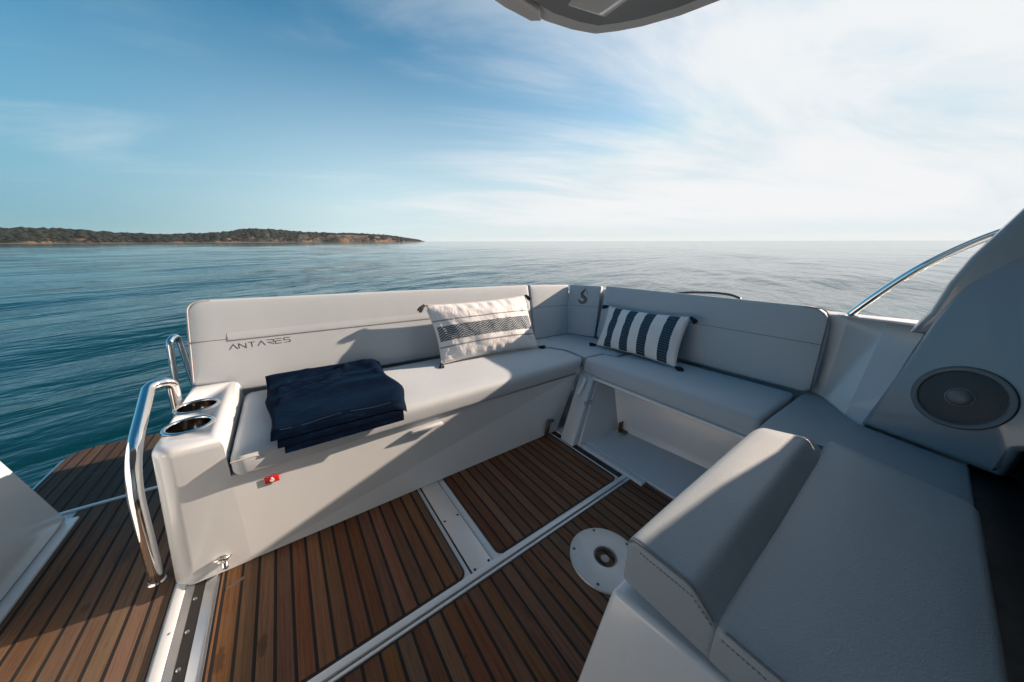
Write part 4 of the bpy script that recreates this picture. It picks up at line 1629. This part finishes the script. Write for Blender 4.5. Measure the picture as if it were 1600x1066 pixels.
def build_towel():
    nu, nv = 90, 90
    rnd = random.Random(5)

    def surf(u, v, lift, ext=0.0, slip=0.0):
        """u across 0..1, v from the backrest 0 to the hanging hem 1"""
        xl = lerp(-.142, -.112, v) + .010 * math.sin(v * 9 + 1) * v - .012 * (v > .36) * min(1, (v - .36) * 12) * (1 - v)
        xr = lerp(.432, .392, v) + .046 * math.exp(-((v - .60) / .24) ** 2) - .006
        x = lerp(xl, xr, u) + slip
        s_ = v * (.655 + ext)
        y = 1.975 - s_
        z = .4995 + lift
        edge = 1.372
        if y < edge:
            a = edge - y
            R = .05
            if a < R * 1.2:
                q = a / R
                y, z = edge - R * math.sin(q), z - R * (1 - math.cos(q))
            else:
                q = 1.2
                r_ = a - R * 1.2
                y, z = edge - R * math.sin(q) - r_ * math.cos(q), z - R * (1 - math.cos(q)) - r_ * math.sin(q)
        # leaning up against the backrest at the top edge
        z += .030 * math.exp(-(v / .12) ** 2)
        return x, y, z

    def wr(u, v):
        h = .007 * noise.noise(Vector((u * 3, v * 4, 1))) + .0015 * noise.noise(Vector((u * 8, v * 7, 5)))
        # two long diagonal folds and the soft ridge from the back edge
        def ridge(u0, v0, u1, v1, w, a):
            d = Vector((u1 - u0, v1 - v0))
            L = d.length
            d.normalize()
            q = Vector((u - u0, v - v0))
            t = q.dot(d) / L
            if t < -.1 or t > 1.1:
                return 0
            w *= 1.45
            ds = q.x * -d.y + q.y * d.x
            ds += .02 * math.sin(t * 6)
            return a * math.exp(-(ds / w) ** 2) * min(1, max(0, (t + .1) * 5)) * min(1, max(0, (1.1 - t) * 5))
        h += ridge(.03, .40, .62, .12, .026, .022) + ridge(.62, .13, .86, .0, .03, .018)
        h += ridge(.05, .58, .55, .26, .024, .020) + ridge(.33, .0, .16, .30, .05, .018)
        h += ridge(.45, .30, .98, .22, .03, .008) + ridge(.40, .50, .95, .42, .04, .006) + ridge(.85, .05, .99, .35, .05, .010)
        q = min(1, min(u, 1 - u) / .10)
        q2 = min(1, min(v, 1 - v) / .09)
        h *= q * q * (3 - 2 * q) * (.25 + .75 * q2 * q2 * (3 - 2 * q2))
        return h

    def sheet(name, t0, t1, ext, slip, u0, u1, v0, material, parent, wrk=1.0, wrap=0.0):
        b = MBld()
        vs, fs = [], []
        for L in range(2):
            for j in range(nv + 1):
                for i in range(nu + 1):
                    u = lerp(u0, u1, i / nu)
                    v = lerp(v0, 1, j / nv)
                    ed = min(1, min(i, nu - i) / 7) * min(1, min(j, nv - j) / 5)
                    rnd_ = math.sqrt(max(0, 1 - (1 - ed) ** 2))
                    mid = (t0 + t1) / 2
                    if L == 0:
                        l = mid + (t1 - mid) * rnd_ + wr(u, v) * wrk * ed
                    else:
                        l = mid - (mid - t0) * rnd_
                    if wrap:
                        l -= wrap * max(0, (u - .88) / .12) ** 2 * (1 if L == 0 else .9)
                    vs.append(Vector(surf(u, v, l, ext, slip)))
        m = nu + 1
        off = (nv + 1) * m
        for j in range(nv):
            for i in range(nu):
                q = (j * m + i, j * m + i + 1, (j + 1) * m + i + 1, (j + 1) * m + i)
                fs.append(q)
                fs.append(tuple(off + k for k in q[::-1]))
        for i in range(nu):
            fs.append((i, off + i, off + i + 1, i + 1))
            fs.append((nv * m + i, nv * m + i + 1, off + nv * m + i + 1, off + nv * m + i))
        for j in range(nv):
            fs.append((j * m, (j + 1) * m, off + (j + 1) * m, off + j * m))
            fs.append((j * m + nu, off + j * m + nu, off + (j + 1) * m + nu, (j + 1) * m + nu))
        b.add(vs, fs)
        return b.build(name, material, parent, smooth=70)
    m, k, p = mat('navy_velour')
    co = k.add('ShaderNodeTexCoord').outputs['Object']
    n1 = k.noise(co, 22, 5, .65, .8)
    n2 = k.noise(k.vscale(co, .5, 2.4, 1), 34, 4, .6)
    c = k.mix(k.m('MULTIPLY', k.ramp(n2, .42, .8), .6), (.0004, .0032, .0120), (.0018, .0170, .0480))
    k.set(p.inputs['Base Color'], c)
    p.inputs['Roughness'].default_value = .75
    p.inputs['Specular IOR Level'].default_value = .04
    p.inputs['Sheen Weight'].default_value = .10
    p.inputs['Sheen Roughness'].default_value = .4
    p.inputs['Sheen Tint'].default_value = (.03, .17, .42, 1)
    bn = k.add('ShaderNodeBump', {'Strength': .35, 'Distance': .004, 'Height': k.m('ADD', k.m('MULTIPLY', n1, .7), k.m('MULTIPLY', k.noise(co, 260, 2), .25))})
    k.set(p.inputs['Normal'], bn.outputs[0])
    f0 = sheet('top_fold', .026, .050, -.004, 0, 0, 1, 0, m, tw, 1.0, .028)
    f1 = sheet('middle_fold', .013, .027, .012, .012, .01, .93, .0, m, tw, .2)
    f2 = sheet('under_fold', .001, .0135, .026, .026, .02, .91, .02, m, tw, .1)
    # stitched hems
    thread = simple('hem_thread', (.045, .08, .115), .8)
    for fold, ext, lift, slip, ua, ub in ((f0, -.004, .0512, 0, .06, .87), (f1, .012, .0277, .012, .06, .87), (f2, .026, .0140, .026, .08, .86)):
        b = MBld()
        N_ = 64
        for i in range(N_):
            u = lerp(ua, ub, i / N_)
            if noise.noise(Vector((u * 9, lift * 80, 0))) < -.22:
                continue
            v = .955 + .006 * math.sin(u * 11)
            a = Vector(surf(u, v, lift + wr(u, v) * (1 if lift > .04 else .2) + .0004, ext, slip))
            c2 = Vector(surf(u + .0065, v, lift + wr(u, v) * (1 if lift > .04 else .2) + .0004, ext, slip))
            tube(b, [a, c2], .0013, 5)
        b.build('hem_stitching', thread, fold, smooth=None)


build_towel()

m = bpy.data.materials.new('haze_air')
m.use_nodes = True
k = NT(m.node_tree)
k.n.clear()
k.l.new(k.add('ShaderNodeVolumePrincipled', {'Color': (.78, .87, .95, 1), 'Density': .00007, 'Anisotropy': .1}).outputs[0], k.add('ShaderNodeOutputMaterial').inputs['Volume'])
b = MBld()
box(b, (-5600, -5600, SEA_Z - 1.5), (5600, 5600, 62))
tag(b.build('haze', m, None, smooth=None, boat=False), kind='stuff')

# ------------------------------------------------------------------ set the boat on its trim
for o in ROOTS:
    o.matrix_world = MB @ Matrix.Translation(o.location)
